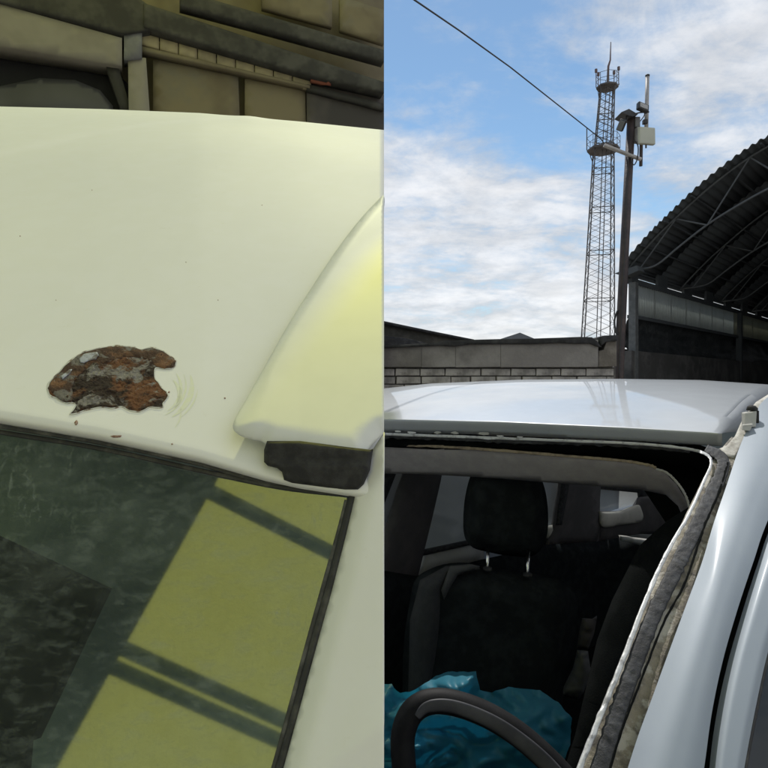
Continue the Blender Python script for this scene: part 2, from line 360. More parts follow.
# pillar
pil_o = [(384, 432), (371, 452), (362, 475), (356, 492), (346, 535), (332, 590), (314, 655), (295, 725), (272, 810), (384, 810)]
def pil_d(px, py, ds):
    w = min(1, ds/26); return glass_d(px, py)-.004-.017*math.sin(w*1.57)-.00018*max(0, ds-26)
relief('windscreen_pillar', pil_o, pil_d, 6, M_white, car1, solid=.0012)
# black end cap below the rail cover
cap_o = [(264, 450), (267, 441), (300, 441), (340, 446), (373, 450), (370, 470), (364, 484), (358, 490), (345, 490), (315, 486), (292, 483), (284, 480), (282, 472), (277, 468), (268, 466), (264, 462)]
def cap_d(px, py, ds):
    t = max(0, min(1, (py-460)/6)); return .6030-.006*math.sin(min(1, ds/3)*1.57)-.004*t+(py-460)*.00002
relief('rail_end_cap', cap_o, cap_d, 2.5, M_capbl, car1, solid=.01)
# white rail cover
cv = spline([(384, 194, 0), (362, 217, 0), (338, 248, 0), (312, 287, 0), (288, 325, 0), (266, 364, 0), (248, 396, 0), (236, 417, 0), (233, 428, 0), (239, 435, 0), (252, 440, 0), (262, 442, 0), (267, 446, 0)], 60)
cov_o = [(p.x, p.y) for p in cv]+[(300, 451), (330, 456), (362, 459), (371, 446), (383.6, 434)]
cov_o[0] = (383.6, 194.5)
def cov_d(px, py, ds):
    w = 8+18*max(0, min(1, (py-370)/60)); t = min(1, ds/w); e = math.sin(t*1.57)**.8
    front = max(0, min(1, (py-395)/60)); base = min(roof_d(px, min(py, edge_r(px)-LIP)), 9)
    return base-.022-.017*e
relief('roof_rail_cover', cov_o, cov_d, 3, M_rail, car1, solid=.008)
# things in the dark cabin behind the glass
M_cabin = mat('cabin_dark', (.012, .014, .013), (.02, .022, .02), .8, scale=6)
M_head1 = mat('cabin_grey_green', (.15, .19, .17), (.22, .26, .235), .85, scale=14, bump=.2)
def gp(px, py, off): return P(px, py, glass_d(px, py)+off)
MB().grid([[gp(x, y, .16) for x in (-120, 100, 300, 376)] for y in (400, 600, 1000)]).build('cabin_lining', M_head1, car1, solid=.01)
b = MB(); b.poly([gp(-40, 520, .05), gp(104, 588, .05), gp(30, 742, .05), gp(-40, 700, .05)]); b.build('dark_panel', M_cabin, car1, solid=.02, bevel=.002)  # flat dark panel just behind the glass
b = MB(); b.poly([gp(-40, 700, .045), gp(28, 742, .045), gp(22, 810, .045), gp(-40, 810, .045)]); b.build('lower_dark_panel', M_cabin, car1, solid=.01)
# lower body so the car goes on below the frame
M_whitebody = M_white
b = MB(); b.grid([[(x, y, z) for x in (-1.5, -.9, -.3, -.02)] for y, z in ((.36, 1.16), (.30, .95), (.34, .5), (.36, .25))]); b.build('bonnet', M_white, car1, smooth=True, solid=.01)

# canopy over the bay: opaque sheets with yellow translucent sheets and steel purlins
TILT = R(30); UP = Vector((0, -math.sin(TILT), math.cos(TILT))); FW = Vector((0, math.cos(TILT), math.sin(TILT)))
CO = Vector((0, 0, EYE))+UP*1.75
def C(x, f, h=0): return CO+Vector((x, 0, 0))+FW*f+UP*h
def mirror_hit(px, py):
    d = glass_d(px, py); p = P(px, py, d); v = (p-Vector((0, 0, EYE))).normalized(); r = v-2*v.dot(GN)*GN
    t = (CO-p).dot(UP)/r.dot(UP); q = p+r*t-CO; return q.x, q.dot(FW)
import os
if os.environ.get('DBG'):
    for q in ((190, 480), (70, 768), (205, 485), (320, 560), (120, 655), (270, 750), (345, 500), (280, 768), (0, 440), (0, 768)): print('HIT', q, mirror_hit(*q), glass_d(*q))


M_opaque = mat('dark_roof_sheet', (.03, .034, .03), (.06, .062, .055), .6, scale=3)
M_purlin = mat('dark_steel_purlin', (.02, .03, .025), (.05, .06, .05), .6, scale=9)
def yellow_sheet(name, lo, hi, ct=(.86, .87, .40, 1), cc=(.97, .98, .42, 1)):
    m = bpy.data.materials.new(name); m.use_nodes = True; nt = m.node_tree; nt.nodes.clear(); N = nt.nodes.new; L = nt.links.new
    out = N('ShaderNodeOutputMaterial'); a = N('ShaderNodeBsdfTranslucent'); a.inputs[0].default_value = ct
    t = N('ShaderNodeBsdfTransparent'); t.inputs[0].default_value = cc
    n = N('ShaderNodeTexNoise'); n.inputs['Scale'].default_value = 3; n.inputs['Detail'].default_value = 8
    tc = N('ShaderNodeTexCoord'); L(tc.outputs['Object'], n.inputs[0])
    r = N('ShaderNodeMapRange'); L(n.outputs[0], r.inputs[0]); r.inputs[1].default_value = .3; r.inputs[2].default_value = .7; r.inputs[3].default_value = lo; r.inputs[4].default_value = hi
    m1 = N('ShaderNodeMixShader'); L(r.outputs[0], m1.inputs[0]); L(a.outputs[0], m1.inputs[1]); L(t.outputs[0], m1.inputs[2])
    L(m1.outputs[0], out.inputs[0]); return m
M_yel = yellow_sheet('yellow_translucent_sheet', .0, .03, (.95, .95, .42, 1))
M_yclear = yellow_sheet('clear_yellow_sheet', .68, .76, cc=(1, 1, .13, 1))  # clearer sheets placed so yellow sunlight lands on the rail cover
M_milk = yellow_sheet('added_milky_sheet', .55, .62, (.88, .89, .62, 1), (.95, .96, .74, 1))  # unseen sheets added to let more light down onto the white car
E1 = Vector((.866, -.5)); E2 = Vector((-.5, -.866))
def clipx(poly, lim=.045):
    out = []
    for a, b in zip(poly, poly[1:]+poly[:1]):
        ia, ib = a.x <= lim, b.x <= lim
        if ia: out.append(a)
        if ia != ib: t = (lim-a.x)/(b.x-a.x); out.append(a+(b-a)*t)
    return out
canopy = thing('canopy', 'canopy of dark and yellow translucent sheets over the white car', 'canopy', (-2, 1, 0))
def csheet(name, u0, u1, v0, v1, h, thick, m):
    q = clipx([E1*a+E2*b_ for a, b_ in ((u0, v0), (u1, v0), (u1, v1), (u0, v1))])
    if len(q) < 3: return
    MB().prism([C(p.x, p.y, h) for p in q], UP*thick).build(name, m, canopy)
UB = [-6.2, -5.1, -4.0, -3.2, -2.42, -1.75, -.45, .85, 2.2, 3.5]
VB = [-6.2, -4.75, -3.2, -.3, 3.25]
for i in range(len(UB)-1):
    for j in range(len(VB)-1):
        if UB[i+1] <= -1.7 and VB[j] > -3.3:
            csheet('added_milky_sheet', UB[i]+.003, UB[i+1]-.003, VB[j]+.003, VB[j+1]-.003, .06, .004, M_milk); continue
        yel = UB[i] >= -.5 or (UB[i] in (-3.2, -2.42, -5.1, -4.0) and VB[j] < -2)
        csheet('yellow_sheet' if yel else 'dark_sheet', UB[i]+.003, UB[i+1]-.003, VB[j]+.003, VB[j+1]-.003, .06, .004 if yel else .03, (M_yclear if UB[i] == -2.42 else M_milk if UB[i] in (-3.2, -4.0) else M_yel) if yel else M_opaque)
for v in (.95, 2.03, 2.17, 3.22, -1.5, -3.2, -5.2): csheet('purlin', -6.2, 3.5, v-.028, v+.028, 0, .055, M_purlin)
for u in (-.45, -5.1): csheet('rafter', u-.03, u+.03, -6.2, 4.2, -.07, .069, M_purlin)
for x, f in ((-3.9, 6.0), (-3.9, -2.6)):
    p = C(x, f, -.075); MB().tube([p, (p.x, p.y, 0)], .05, 8).build('post', M_purlin, canopy)

# back wall of the bay, its beams and the dark opening; built on a plane that faces the camera side of the bay
def wd(px, py, s=0): return 5.0+.0028*(px-190)+.0*py
shed = thing('garage_block', 'weathered garage wall with dark doorway and pale beams behind the white car', 'garage', (-1.5, 5, 0))
def plate(name, pts, m, off=0., th=.12, par=None, round_=0, step=9):
    par = par or shed
    return relief(name, pts, lambda x, y, s: wd(x, y)+off-(.03*math.sin(min(1, s/round_)*1.57) if round_ else 0), step, m, par, solid=th)
M_olive = mat('olive_plaster', (.20, .17, .10), (.15, .125, .075), .9, scale=2.2, detail=3, c3=(.16, .15, .11), s3=1.3)
M_pale = mat('pale_beam', (.26, .24, .19), (.21, .19, .15), .8, scale=2.5, detail=3)
M_dk = mat('dark_timber', (.035, .034, .028), (.07, .068, .055), .85, scale=4, detail=3)
M_blk = mat('doorway_shade', (.012, .012, .013), (.02, .02, .02), .9, scale=3)
M_cream = mat('cream_block', (.44, .38, .22), (.30, .26, .16), .85, scale=3, detail=3)
M_grey = mat('grey_cover', (.035, .035, .04), (.055, .055, .062), .5, scale=2, detail=2)
M_brown = mat('brown_door', (.085, .075, .065), (.05, .045, .04), .8, scale=2, detail=3)
plate('wall', [(-160, -60), (384, -60), (384, 585), (-160, 585)], M_olive, .25, .15, round_=0, step=60)
plate('doorway', [(-60, 44), (0, 44), (118, 74), (128, 84), (128, 118), (-60, 118)], M_blk, .2, .03)  # black plate on the wall; the opening's shade is put into its colour
plate('lintel', [(-60, -8), (0, 4), (122, 38), (122, 66), (0, 46), (-60, 36)], M_pale, 0, .2)
plate('dark_beam', [(-60, -70), (40, -70), (150, 6), (150, 30), (124, 34), (60, 17), (0, 2), (-60, -12)], M_dk, -.02, .25, step=4)
plate('post', [(128, 56), (146, 58), (151, 130), (129, 130)], M_pale, .02, .12)
plate('post', [(106, 66), (118, 66), (132, 112), (122, 112)], M_dk, .05, .1)
plate('post', [(124, 30), (142, 33), (142, 58), (124, 60)], mat('grey_joint', (.16, .16, .16), (.22, .22, .21), .8), .0, .12)
plate('wall_panel', [(153, 56), (238, 72), (240, 125), (153, 118)], M_olive, .12, .05)
plate('wall_panel', [(245, 74), (305, 83), (306, 130), (245, 126)], M_olive, .12, .05)
for i in range(9):
    x0 = 141+i*19; y0 = 31+i*5.1
    ja, jb = random.uniform(-2, 2), random.uniform(-2, 3); plate('cream_block', [(x0, y0+ja), (x0+9, y0+1+jb), (x0+18, y0+4.4+ja), (x0+18, y0+18), (x0, y0+13)], M_cream, .06, .06, round_=0, step=6)
plate('ledge', [(141, 46), (310, 85), (310, 88), (141, 51)], M_olive, .04, .08)
plate('dark_beam', [(144, 3), (384, 82), (384, 93), (310, 76), (144, 27)], M_dk, -.03, .15, step=4)
plate('dark_beam', [(180, -10), (384, 50), (384, 62), (250, 25), (180, 6)], M_dk, -.05, .1, step=4)
plate('upper_panel', [(262, -30), (332, -8), (332, 27), (262, 8)], M_olive, .05, .05)
plate('upper_panel', [(340, -4), (384, 10), (384, 44), (340, 30)], M_olive, .05, .05)
plate('brown_door', [(307, 76), (384, 95), (384, 150), (307, 140)], M_brown, .1, .05)
plate('door_rail', [(307, 84), (384, 104), (384, 110), (307, 90)], M_dk, .05, .05)
plate('red_sign', [(311, 75), (331, 80), (331, 86), (311, 81)], mat('faded_red', (.28, .09, .05), (.2, .08, .05), .8), .02, .04, round_=3, step=5)
cvr = thing('covered_vehicle', 'dark grey rounded vehicle standing in the garage doorway', 'vehicle', (-2, 5, 0))
plate('body', [(-60, 92), (0, 86), (40, 78), (75, 80), (100, 90), (113, 106), (113, 125), (-60, 125)], M_grey, .1, .3, par=cvr, round_=26, step=5)


# ================================================================== RIGHT HALF: SILVER CAR WITH ITS WINDSCREEN TAKEN OUT
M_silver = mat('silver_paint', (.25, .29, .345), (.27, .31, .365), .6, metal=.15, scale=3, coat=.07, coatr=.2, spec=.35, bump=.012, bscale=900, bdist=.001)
M_roofsil = mat('lit_silver_paint', (.36, .385, .42), (.38, .405, .44), .4, metal=.15, scale=14, c3=(.30, .31, .32), s3=60, lo3=.6, hi3=.85, coat=.6, coatr=.05, bump=.02, bscale=60, bdist=.002)  # lighter copy of the silver paint; the roof's light is in its colour
M_channel = mat('scraped_channel', (.30, .27, .22), (.12, .11, .10), .8, scale=30, detail=9, bump=.6, bscale=200, bdist=.003, c3=(.48, .46, .42), s3=26, lo3=.5, hi3=.6)
M_bright = mat('bare_bright_edge', (.55, .56, .57), (.25, .25, .26), .45, metal=.3, scale=60, bump=.5, bscale=120, bdist=.002, lo=.5, hi=.7)
M_ureth = mat('old_adhesive', (.016, .017, .020), (.05, .053, .06), .65, scale=35, detail=9, bump=.6, bscale=140, bdist=.003, lo=.42, hi=.7)
M_tan = mat('torn_cardboard_edge', (.33, .27, .19), (.20, .16, .12), .9, scale=60, bump=.8, bscale=200, bdist=.002)
M_liner = mat('grey_headliner', (.30, .28, .29), (.34, .32, .325), .95, scale=30, bump=.15, bscale=500, bdist=.001)
M_black = mat('interior_black', (.004, .005, .005), (.007, .008, .008), .95, scale=12, bump=.2, bscale=300, spec=.05)
M_seat = mat('black_seat_fabric', (.012, .014, .015), (.019, .022, .023), 1, scale=20, bump=.5, bscale=600, bdist=.001, spec=.02)
M_trimg = mat('grey_plastic_trim', (.34, .34, .32), (.40, .40, .38), .7, scale=8)
M_trimd = mat('dark_brown_grey_trim', (.055, .05, .05), (.08, .072, .07), .8, scale=6)
M_cremt = mat('cream_plastic_trim', (.48, .46, .40), (.40, .38, .33), .7, scale=8)
M_chrome = mat('steel_post', (.7, .7, .7), rough=.2, metal=1)
M_leather = mat('dark_leather', (.005, .005, .006), (.009, .009, .010), .65, scale=30, bump=.3, bscale=400, bdist=.001, spec=.2)
def tinted(name, c, rough=.03, haze=.05):
    m = bpy.data.materials.new(name); m.use_nodes = True; nt = m.node_tree; nt.nodes.clear(); N = nt.nodes.new; L = nt.links.new
    out = N('ShaderNodeOutputMaterial'); t = N('ShaderNodeBsdfTransparent'); t.inputs[0].default_value = (*c, 1)
    g = N('ShaderNodeBsdfGlossy'); g.inputs[1].default_value = rough; f = N('ShaderNodeFresnel'); f.inputs[0].default_value = 1.45
    d = N('ShaderNodeBsdfDiffuse'); d.inputs[0].default_value = (.5, .56, .62, 1); m1 = N('ShaderNodeMixShader'); m1.inputs[0].default_value = haze
    L(t.outputs[0], m1.inputs[1]); L(d.outputs[0], m1.inputs[2])
    mx = N('ShaderNodeMixShader'); L(f.outputs[0], mx.inputs[0]); L(m1.outputs[0], mx.inputs[1]); L(g.outputs[0], mx.inputs[2]); L(mx.outputs[0], out.inputs[0]); return m
M_tint = tinted('pale_lit_glass', (.80, .88, .95), haze=.45); M_tint2 = tinted('dark_tinted_glass', (.03, .04, .05))  # strong haze paints pale outdoor light into the cabin window glass

car2 = thing('silver_car', 'silver car with its windscreen taken out, showing the dark seats inside', 'car', (.9, 2.4, 0))
def hd(px): return 1.9/(1+.551*(px-384)/F)
def head2(px): return interp(px, [(250, 416), (384, 419), (500, 421.5), (620, 427), (700, 431.5), (722, 433), (760, 434)])
def crown2(px): return interp(px, [(200, 394), (384, 388.5), (430, 383.5), (520, 379.6), (620, 378.8), (700, 380), (768, 384.5), (800, 387)])
def roof2():
    D2 = 1.2; rows = []; lip = []
    def right_px(u): return interp(u, [(0, 722), (.1, 733), (.25, 745), (.6, 766), (1.8, 815)])
    NC = 90
    for py_off, dd in ((13.5, .022), (12.6, .014), (9, .008), (5, .004), (2.2, .001), (1.0, .0008)):
        r = []
        for i in range(NC):
            px = 250+(right_px(0)-250)*i/(NC-1); r.append(P(px, head2(px)+py_off, hd(px)+dd))
        rows.append(r)
    for j in range(50):
        u = (j/49)**1.7*1.9; r = []
        for i in range(NC):
            t = i/(NC-1); px = 250+(right_px(u)-250)*t; d0 = hd(min(px, 722)); z0 = (384-head2(px))/F*d0; cc = (384-crown2(px))/F
            k = (cc*d0-z0)/D2**2; m0 = cc+2*k*D2; d = d0+u+.002; z = z0+m0*u-k*u*u
            z -= .05*max(0, (t-.975)/.025)**2*min(1, u/.2)
            if u > 0: z += .0006*math.sin(t*9)*min(1, u/.4)*(1-t)
            r.append(Vector(((px-384)/F*d, d, EYE+z)))
        rows.append(r)
    o = MB().grid(rows).build('roof', M_roofsil, car2, smooth=True, solid=.0012)
    if sum(p.normal.z for p in o.data.polygons) < 0: o.data.flip_normals()
    e = o.modifiers.new('crease', 'EDGE_SPLIT'); e.split_angle = R(38)
    o.modifiers.move(1, 0)
roof2()
DPT = [(330+8*i, 1/(1/1.86+(8*i/490)*(1/.77-1/1.86)+.055*math.sin(8*i/490*3.14))) for i in range(64)]
def dp(px, py, s=0): return interp(py, DPT)
def side_d(px, py, ds):
    w = min(1, ds/34); return dp(px, py)-.004-.028*math.sin(w*1.57)+max(0, ds-40)*.0001
lefte = spline([(812, 372, 0), (768, 397, 0), (756, 412, 0), (746, 432, 0), (737, 454, 0), (726, 487, 0), (714, 522, 0), (702, 562, 0), (685, 608, 0), (668, 654, 0), (652, 698, 0), (636, 742, 0), (618, 800, 0)], 50)
righte = spline([(699, 800, 0), (705, 762, 0), (712, 712, 0), (723, 660, 0), (738, 608, 0), (754, 560, 0), (768, 520, 0), (812, 420, 0)], 30)
def loft(name, le, re_, dfn, m, n=70, nc=34, parent=car2, rim=.02, e=.22, solid=.0015, top=-.0):
    A = spline([(*p, 0) if len(p) == 2 else p for p in le], n); B = spline([(*p, 0) if len(p) == 2 else p for p in re_], n); rows = []
    for i in range(n):
        r = []
        for j in range(nc+1):
            t = .5-.5*math.cos(math.pi*j/nc); q = A[i]+(B[i]-A[i])*t; w = min(t/e, 1); w2 = min((1-t)/(e*.6), 1)
            r.append(P(q.x, q.y, dfn(q.x, q.y)-rim*math.sin(w*1.5708)-rim*.35*math.sin(w2*1.5708)))
        rows.append(r)
    o = MB().grid(rows).build(name, m, parent, smooth=True)
    if sum(p.normal.dot(Vector((0, 0, EYE))-(p.center+BASE[o.name])) for p in o.data.polygons) < 0: o.data.flip_normals()
    q = o.modifiers.new('solid', 'SOLIDIFY'); q.thickness = solid; q.offset = -1
    return o
loft('body_side', lefte, list(reversed(righte)), dp, M_silver, rim=.022, e=.55)
# wider strips that follow a line: varying width, ragged relief
def ribbon(name, line, w, m, dfn, lift, parent=car2, n=120, rag=0, rnd=.003, solid=.002, ribs=0, seed=0, wag=0):
    pl = spline([(*p, 0) for p in line], n); rows = []
    for i in range(n):
        t = pl[min(i+1, n-1)]-pl[max(i-1, 0)]; t.normalize(); nn = Vector((-t.y, t.x, 0)); row = []; ww = interp(i/(n-1), w) if isinstance(w, list) else w
        a = 1+wag*noise.noise(Vector((i*.35, seed, 0))); b_ = 1+wag*noise.noise(Vector((i*.35, seed+9, 0)))
        for j in range(11):
            s_ = j/10*2-1; q = pl[i]+nn*s_*ww/2*(a if s_ < 0 else b_)
            dd = rnd*math.sqrt(max(0, 1-s_*s_))*(1+rag*noise.fractal(Vector((q.x*.16, q.y*.16, seed)), 1, 2, 3))
            if ribs: dd += .0014*(.5+abs(noise.noise(Vector((i*.05, seed, 6))))*1.6)*max(0, math.sin(i*ribs+s_*1.6+2*noise.noise(Vector((i*.08, seed, 2)))))*(1-s_*s_)
            row.append(P(q.x, q.y, dfn(q.x, q.y)-lift-dd))
        rows.append(row)
    o = MB().grid(rows).build(name, m, parent, smooth=True)
    if sum(p.normal.y for p in o.data.polygons) > 0: o.data.flip_normals()
    q = o.modifiers.new('solid', 'SOLIDIFY'); q.thickness = solid; q.offset = -1
    return o
# channel beside the pillar, adhesive bead, bright inner edge
ribbon('glass_channel', [(738, 440), (730, 456), (722, 474), (704, 516), (688, 556), (668, 606), (648, 656), (628, 706), (612, 752), (596, 808)], [(0, 14), (.15, 26), (.5, 42), (1, 56)], M_channel, dp, -.012, rag=.5, rnd=.002, seed=3)
ribbon('adhesive_bead', [(706, 448), (722, 458), (721, 474), (710, 497), (697, 526), (684, 552), (672, 577), (655, 612), (638, 655), (622, 700), (609, 740), (590, 800)], [(0, 7), (.1, 12), (.3, 15), (.6, 16), (1, 20)], M_ureth, dp, 0, rag=.7, rnd=.0016, ribs=1.15, seed=5, wag=.22, n=220)
ribbon('adhesive_edge', [(728, 462), (719, 492), (706, 522), (697, 548), (684, 585), (664, 622), (648, 662), (631, 706), (618, 742), (602, 800)], 2.5, M_black, dp, .001, rnd=.001, seed=8, wag=.6)
ribbon('inner_flange', [(384, 434), (480, 437.5), (560, 440.5), (640, 444), (688, 449), (707, 455), (711, 464), (705, 479), (688, 516), (674, 540), (660, 567), (643, 607), (626, 652), (608, 697), (591, 739), (568, 800)], [(0, 3), (.45, 3), (.6, 4), (1, 7)], M_bright, lambda x, y: max(dp(x, y), 0) if x > 700 or y > 470 else hd(x)+.008, .003, rag=.8, rnd=.002, seed=11, wag=.35, n=200)
# header: dark rebate, remains of adhesive, bright chips
relief('header_rebate', [(250, 428), (384, 431), (560, 438), (700, 446), (716, 452), (712, 478), (690, 530), (672, 532), (640, 484), (630, 461), (560, 456), (384, 447), (250, 442)], lambda x, y, s: hd(x)+.035+.24*max(0, min(1, (y-447)/30)), 5, M_black, car2, solid=.003)
ribbon('header_adhesive', [(330, 434), (384, 435.5), (460, 438), (520, 441), (600, 443), (690, 450)], 6, M_ureth, lambda x, y: hd(x)+.01, -.004, rag=2.2, rnd=.003, seed=21, wag=.7, n=160)
for px, py, w_, h_ in ((488, 438.5, 24, 2.4), (484, 433.5, 14, 3.4), (437, 432.5, 9, 3), (412, 432.5, 12, 2.5), (455, 433, 11, 3), (520, 437, 9, 2), (560, 439.5, 12, 1.6), (600, 441, 14, 1.4), (398, 431.5, 8, 2), (500, 436, 10, 1.8), (640, 443.5, 14, 2)):
    ol = [(px+w_/2*math.cos(a*.785)*random.uniform(.6, 1.05), py+h_/2*math.sin(a*.785)*random.uniform(.5, 1.1)+.03*w_/2*math.cos(a*.785)) for a in range(8)]
    relief('paint_scrap', ol, lambda x, y, s: hd(x)-.001-.001*noise.noise(Vector((x, y, 0))), 2.5, M_bright if h_ < 3 else M_trimg, car2, solid=.001, smooth=False)
# headliner
hl = [(250, 438), (384, 445), (440, 447.5), (500, 451.5), (560, 456.5), (620, 461.5), (650, 466), (666, 474), (677, 485), (686, 500), (689, 514), (684, 520), (678, 506), (666, 495), (640, 489.5), (600, 486.5), (560, 483.5), (500, 478.5), (440, 475), (384, 473), (250, 469)]
hlo = relief('headliner', hl, lambda x, y, s: hd(x)+.05+.0028*max(0, y-head2(x)-26)-.010*math.sin(min(1, s/7)*1.57), 5, M_liner, car2, solid=.006)
ribbon('torn_edge', [(300, 440), (384, 444.2), (440, 446.5), (500, 450.5), (560, 455.5), (620, 460.5), (648, 465), (656, 468)], 3.0, M_tan, lambda x, y: hd(x)+.045, .004, parent=hlo, rag=1, rnd=.002, seed=31, wag=.5)
ribbon('torn_edge', [(656, 469), (667, 473), (679, 485), (687, 499), (690, 513)], 2.5, M_trimg, lambda x, y: hd(x)+.042, .006, parent=hlo, rag=1, rnd=.002, seed=32, wag=.5)
# door gap, door frame, side glass
relief('door_gap', [(812, 405), (768, 510), (738, 598), (722, 650), (700, 760), (690, 830), (720, 830), (735, 640), (775, 520), (812, 440)], lambda x, y, s: dp(x, y)+.03, 9, M_black, car2, solid=.002)
dor = loft('door_frame', [(812, 438), (772, 524), (759, 560), (743, 610), (728, 662), (717, 712), (710, 762), (705, 830)], [(860, 450), (812, 530), (796, 566), (784, 600), (768, 652), (756, 706), (744, 770), (735, 830)], dp, M_silver, rim=.016, e=.4)
relief('window_glass', [(812, 528), (784, 598), (768, 650), (756, 704), (744, 768), (735, 830), (812, 830)], lambda x, y, s: dp(x, y)+.008, 12, M_tint2, dor, solid=0)
ribbon('window_seal', [(806, 540), (785, 598), (769, 650), (757, 704), (745, 768), (737, 820)], 5, M_rubber, dp, -.002, parent=dor, rnd=.003)
M_dirtw = mat('dirty_white_channel', (.46, .45, .42), (.28, .26, .23), .7, scale=30, bump=.5, bscale=120, bdist=.003, lo=.45, hi=.65)
# drip channel and rack bracket at the rear of the corner
relief('drip_channel', [(718, 449), (726, 446), (735, 436), (744, 416), (756, 402), (772, 392), (776, 398), (762, 410), (752, 426), (742, 446), (734, 458), (724, 456)], lambda x, y, s: dp(x, y)+.006+.003*noise.noise(Vector((x*.3, y*.3, 0))), 3, M_dirtw, car2, solid=.002)
mb_ = thing('roof_rail_bracket', 'small grey mounting bracket standing in the roof channel', 'bracket', P(753, 428, 1.39))
def pb(px, py, d): return P(px, py, d-.11)
MB().prism([pb(744, 413, 1.50), pb(757, 411, 1.50), pb(756, 427, 1.48), pb(744, 427, 1.48)], (.012, .03, 0)).build('foot', M_trimg, mb_, bevel=.002)
MB().prism([pb(743, 425, 1.47), pb(753, 424, 1.47), pb(750, 431, 1.465), pb(742, 430, 1.465)], (.01, .02, 0)).build('base_plate', M_trimg, mb_, bevel=.001)
MB().tube([pb(752, 411, 1.515), pb(752.5, 407.5, 1.515), pb(753, 405.5, 1.515)], [.0125, .0115, .006], 12).build('bolt_cap', M_capbl, mb_, smooth=True)
MB().tube([pb(757.5, 411, 1.51), pb(757.5, 424, 1.50)], .0035, 8).build('clip', M_capbl, mb_, smooth=True)

# cabin: passenger side wall pieces stand on one line in plan
def wl(px):
    s_ = (px-384)/F; t = (2.5*s_-.1)/(.75-.66*s_); return 2.5+.66*t
def wall_piece(name, pts, m, off=0, par=None, th=.02, rnd=.02, rp=6, step=8, smooth=True):
    return relief(name, pts, lambda x, y, s: wl(x)+off-rnd*math.sin(min(1, s/rp)*1.57), step, m, par or car2, solid=th, smooth=smooth)
wall_piece('window_pillar_trim', [(406, 466), (443, 468), (441, 480), (433, 515), (424, 552), (416, 585), (384, 600), (380, 560), (392, 510)], M_trimd, -.05, rp=10)
wall_piece('door_window', [(436, 465), (570, 470), (556, 532), (548, 545), (424, 553)], M_tint, .04, th=0, rnd=0, step=30)
wall_piece('front_window', [(330, 460), (408, 466), (384, 530), (330, 560)], M_tint, .02, th=0, rnd=0, step=30)
wall_piece('window_frame', [(384, 474), (396, 474), (384, 505), (376, 510)], M_capbl, -.03, rnd=.005, rp=2)
wall_piece('window_sill', [(423, 553), (470, 543), (484, 545), (484, 562), (462, 568), (440, 572), (414, 582)], M_trimg, -.02, rnd=.05, rp=14, step=4)
wall_piece('window_sill', [(545, 526), (557, 524), (562, 536), (548, 540)], M_cremt, -.02, rnd=.02, rp=5, step=4)
wall_piece('rubber_strip', [(423, 551), (470, 541), (486, 540), (486, 544), (470, 545), (422, 556)], M_capbl, -.05, rnd=.004, rp=2, step=5)
wall_piece('rear_pillar_trim', [(563, 470), (602, 474), (600, 500), (600, 530), (596, 545), (546, 548), (553, 530)], M_trimd, -.04, rp=8)
wall_piece('rear_pillar_edge', [(566, 470), (572, 470), (562, 525), (558, 525)], M_capbl, -.07, rnd=.008, rp=2, step=5)
wall_piece('quarter_window', [(596, 484), (648, 488), (646, 512), (596, 514)], M_tint, .06, th=0, rnd=0, step=30)
wall_piece('quarter_window_seal', [(597, 480), (650, 484), (648, 500), (641, 500), (640, 493), (597, 489)], M_capbl, .0, rnd=.01, rp=3, step=4)
wall_piece('quarter_window_trim', [(600, 511), (618, 511), (634, 507), (640, 497), (668, 494), (672, 530), (640, 536), (600, 543)], M_trimd, -.03, rnd=.02, rp=5, step=4)
wall_piece('quarter_window_ledge', smo([(601, 512), (620, 511), (636, 505), (641, 508), (642, 521), (622, 525), (603, 527)]), M_cremt, -.07, rnd=.02, rp=6, step=3)
relief('parcel_shelf', [(620, 536), (640, 538), (662, 541), (664, 549), (650, 549), (636, 544), (622, 541)], lambda x, y, s: 3.3-.01*min(1, s/2), 4, M_trimg, car2, solid=.02)
relief('rear_seat', [(300, 585), (380, 570), (416, 576), (480, 560), (546, 545), (600, 541), (640, 534), (720, 536), (740, 830), (300, 830)], lambda x, y, s: min(wl(x)-.15, 3.4)-.06*math.sin(min(1, s/14)*1.57), 14, M_seat, car2, solid=.05)
relief('door_trim', [(692, 505), (720, 500), (700, 530), (640, 640), (590, 830), (545, 830), (575, 735), (597, 640), (612, 600), (640, 545), (668, 520)], lambda x, y, s: dp(x, y)+.35-.01*math.sin(min(1, s/10)*1.57), 12, M_black, car2, solid=.04)
relief('belt_anchor_trim', [(582, 618), (597, 619), (594, 634), (588, 650), (577, 648), (579, 632)], lambda x, y, s: 2.3-.02*math.sin(min(1, s/5)*1.57)+.01*noise.noise(Vector((x*.2, y*.2, 0))), 3, M_trimd, car2, solid=.02)
relief('belt_anchor_trim', [(577, 650), (588, 651), (591, 672), (584, 692), (578, 700), (560, 695), (566, 682), (573, 668)], lambda x, y, s: 2.25-.03*math.sin(min(1, s/8)*1.57)+.015*noise.noise(Vector((x*.15, y*.15, 4))), 3, mat('mid_grey_trim', (.12, .12, .12), (.15, .15, .15), .8), car2, solid=.02)
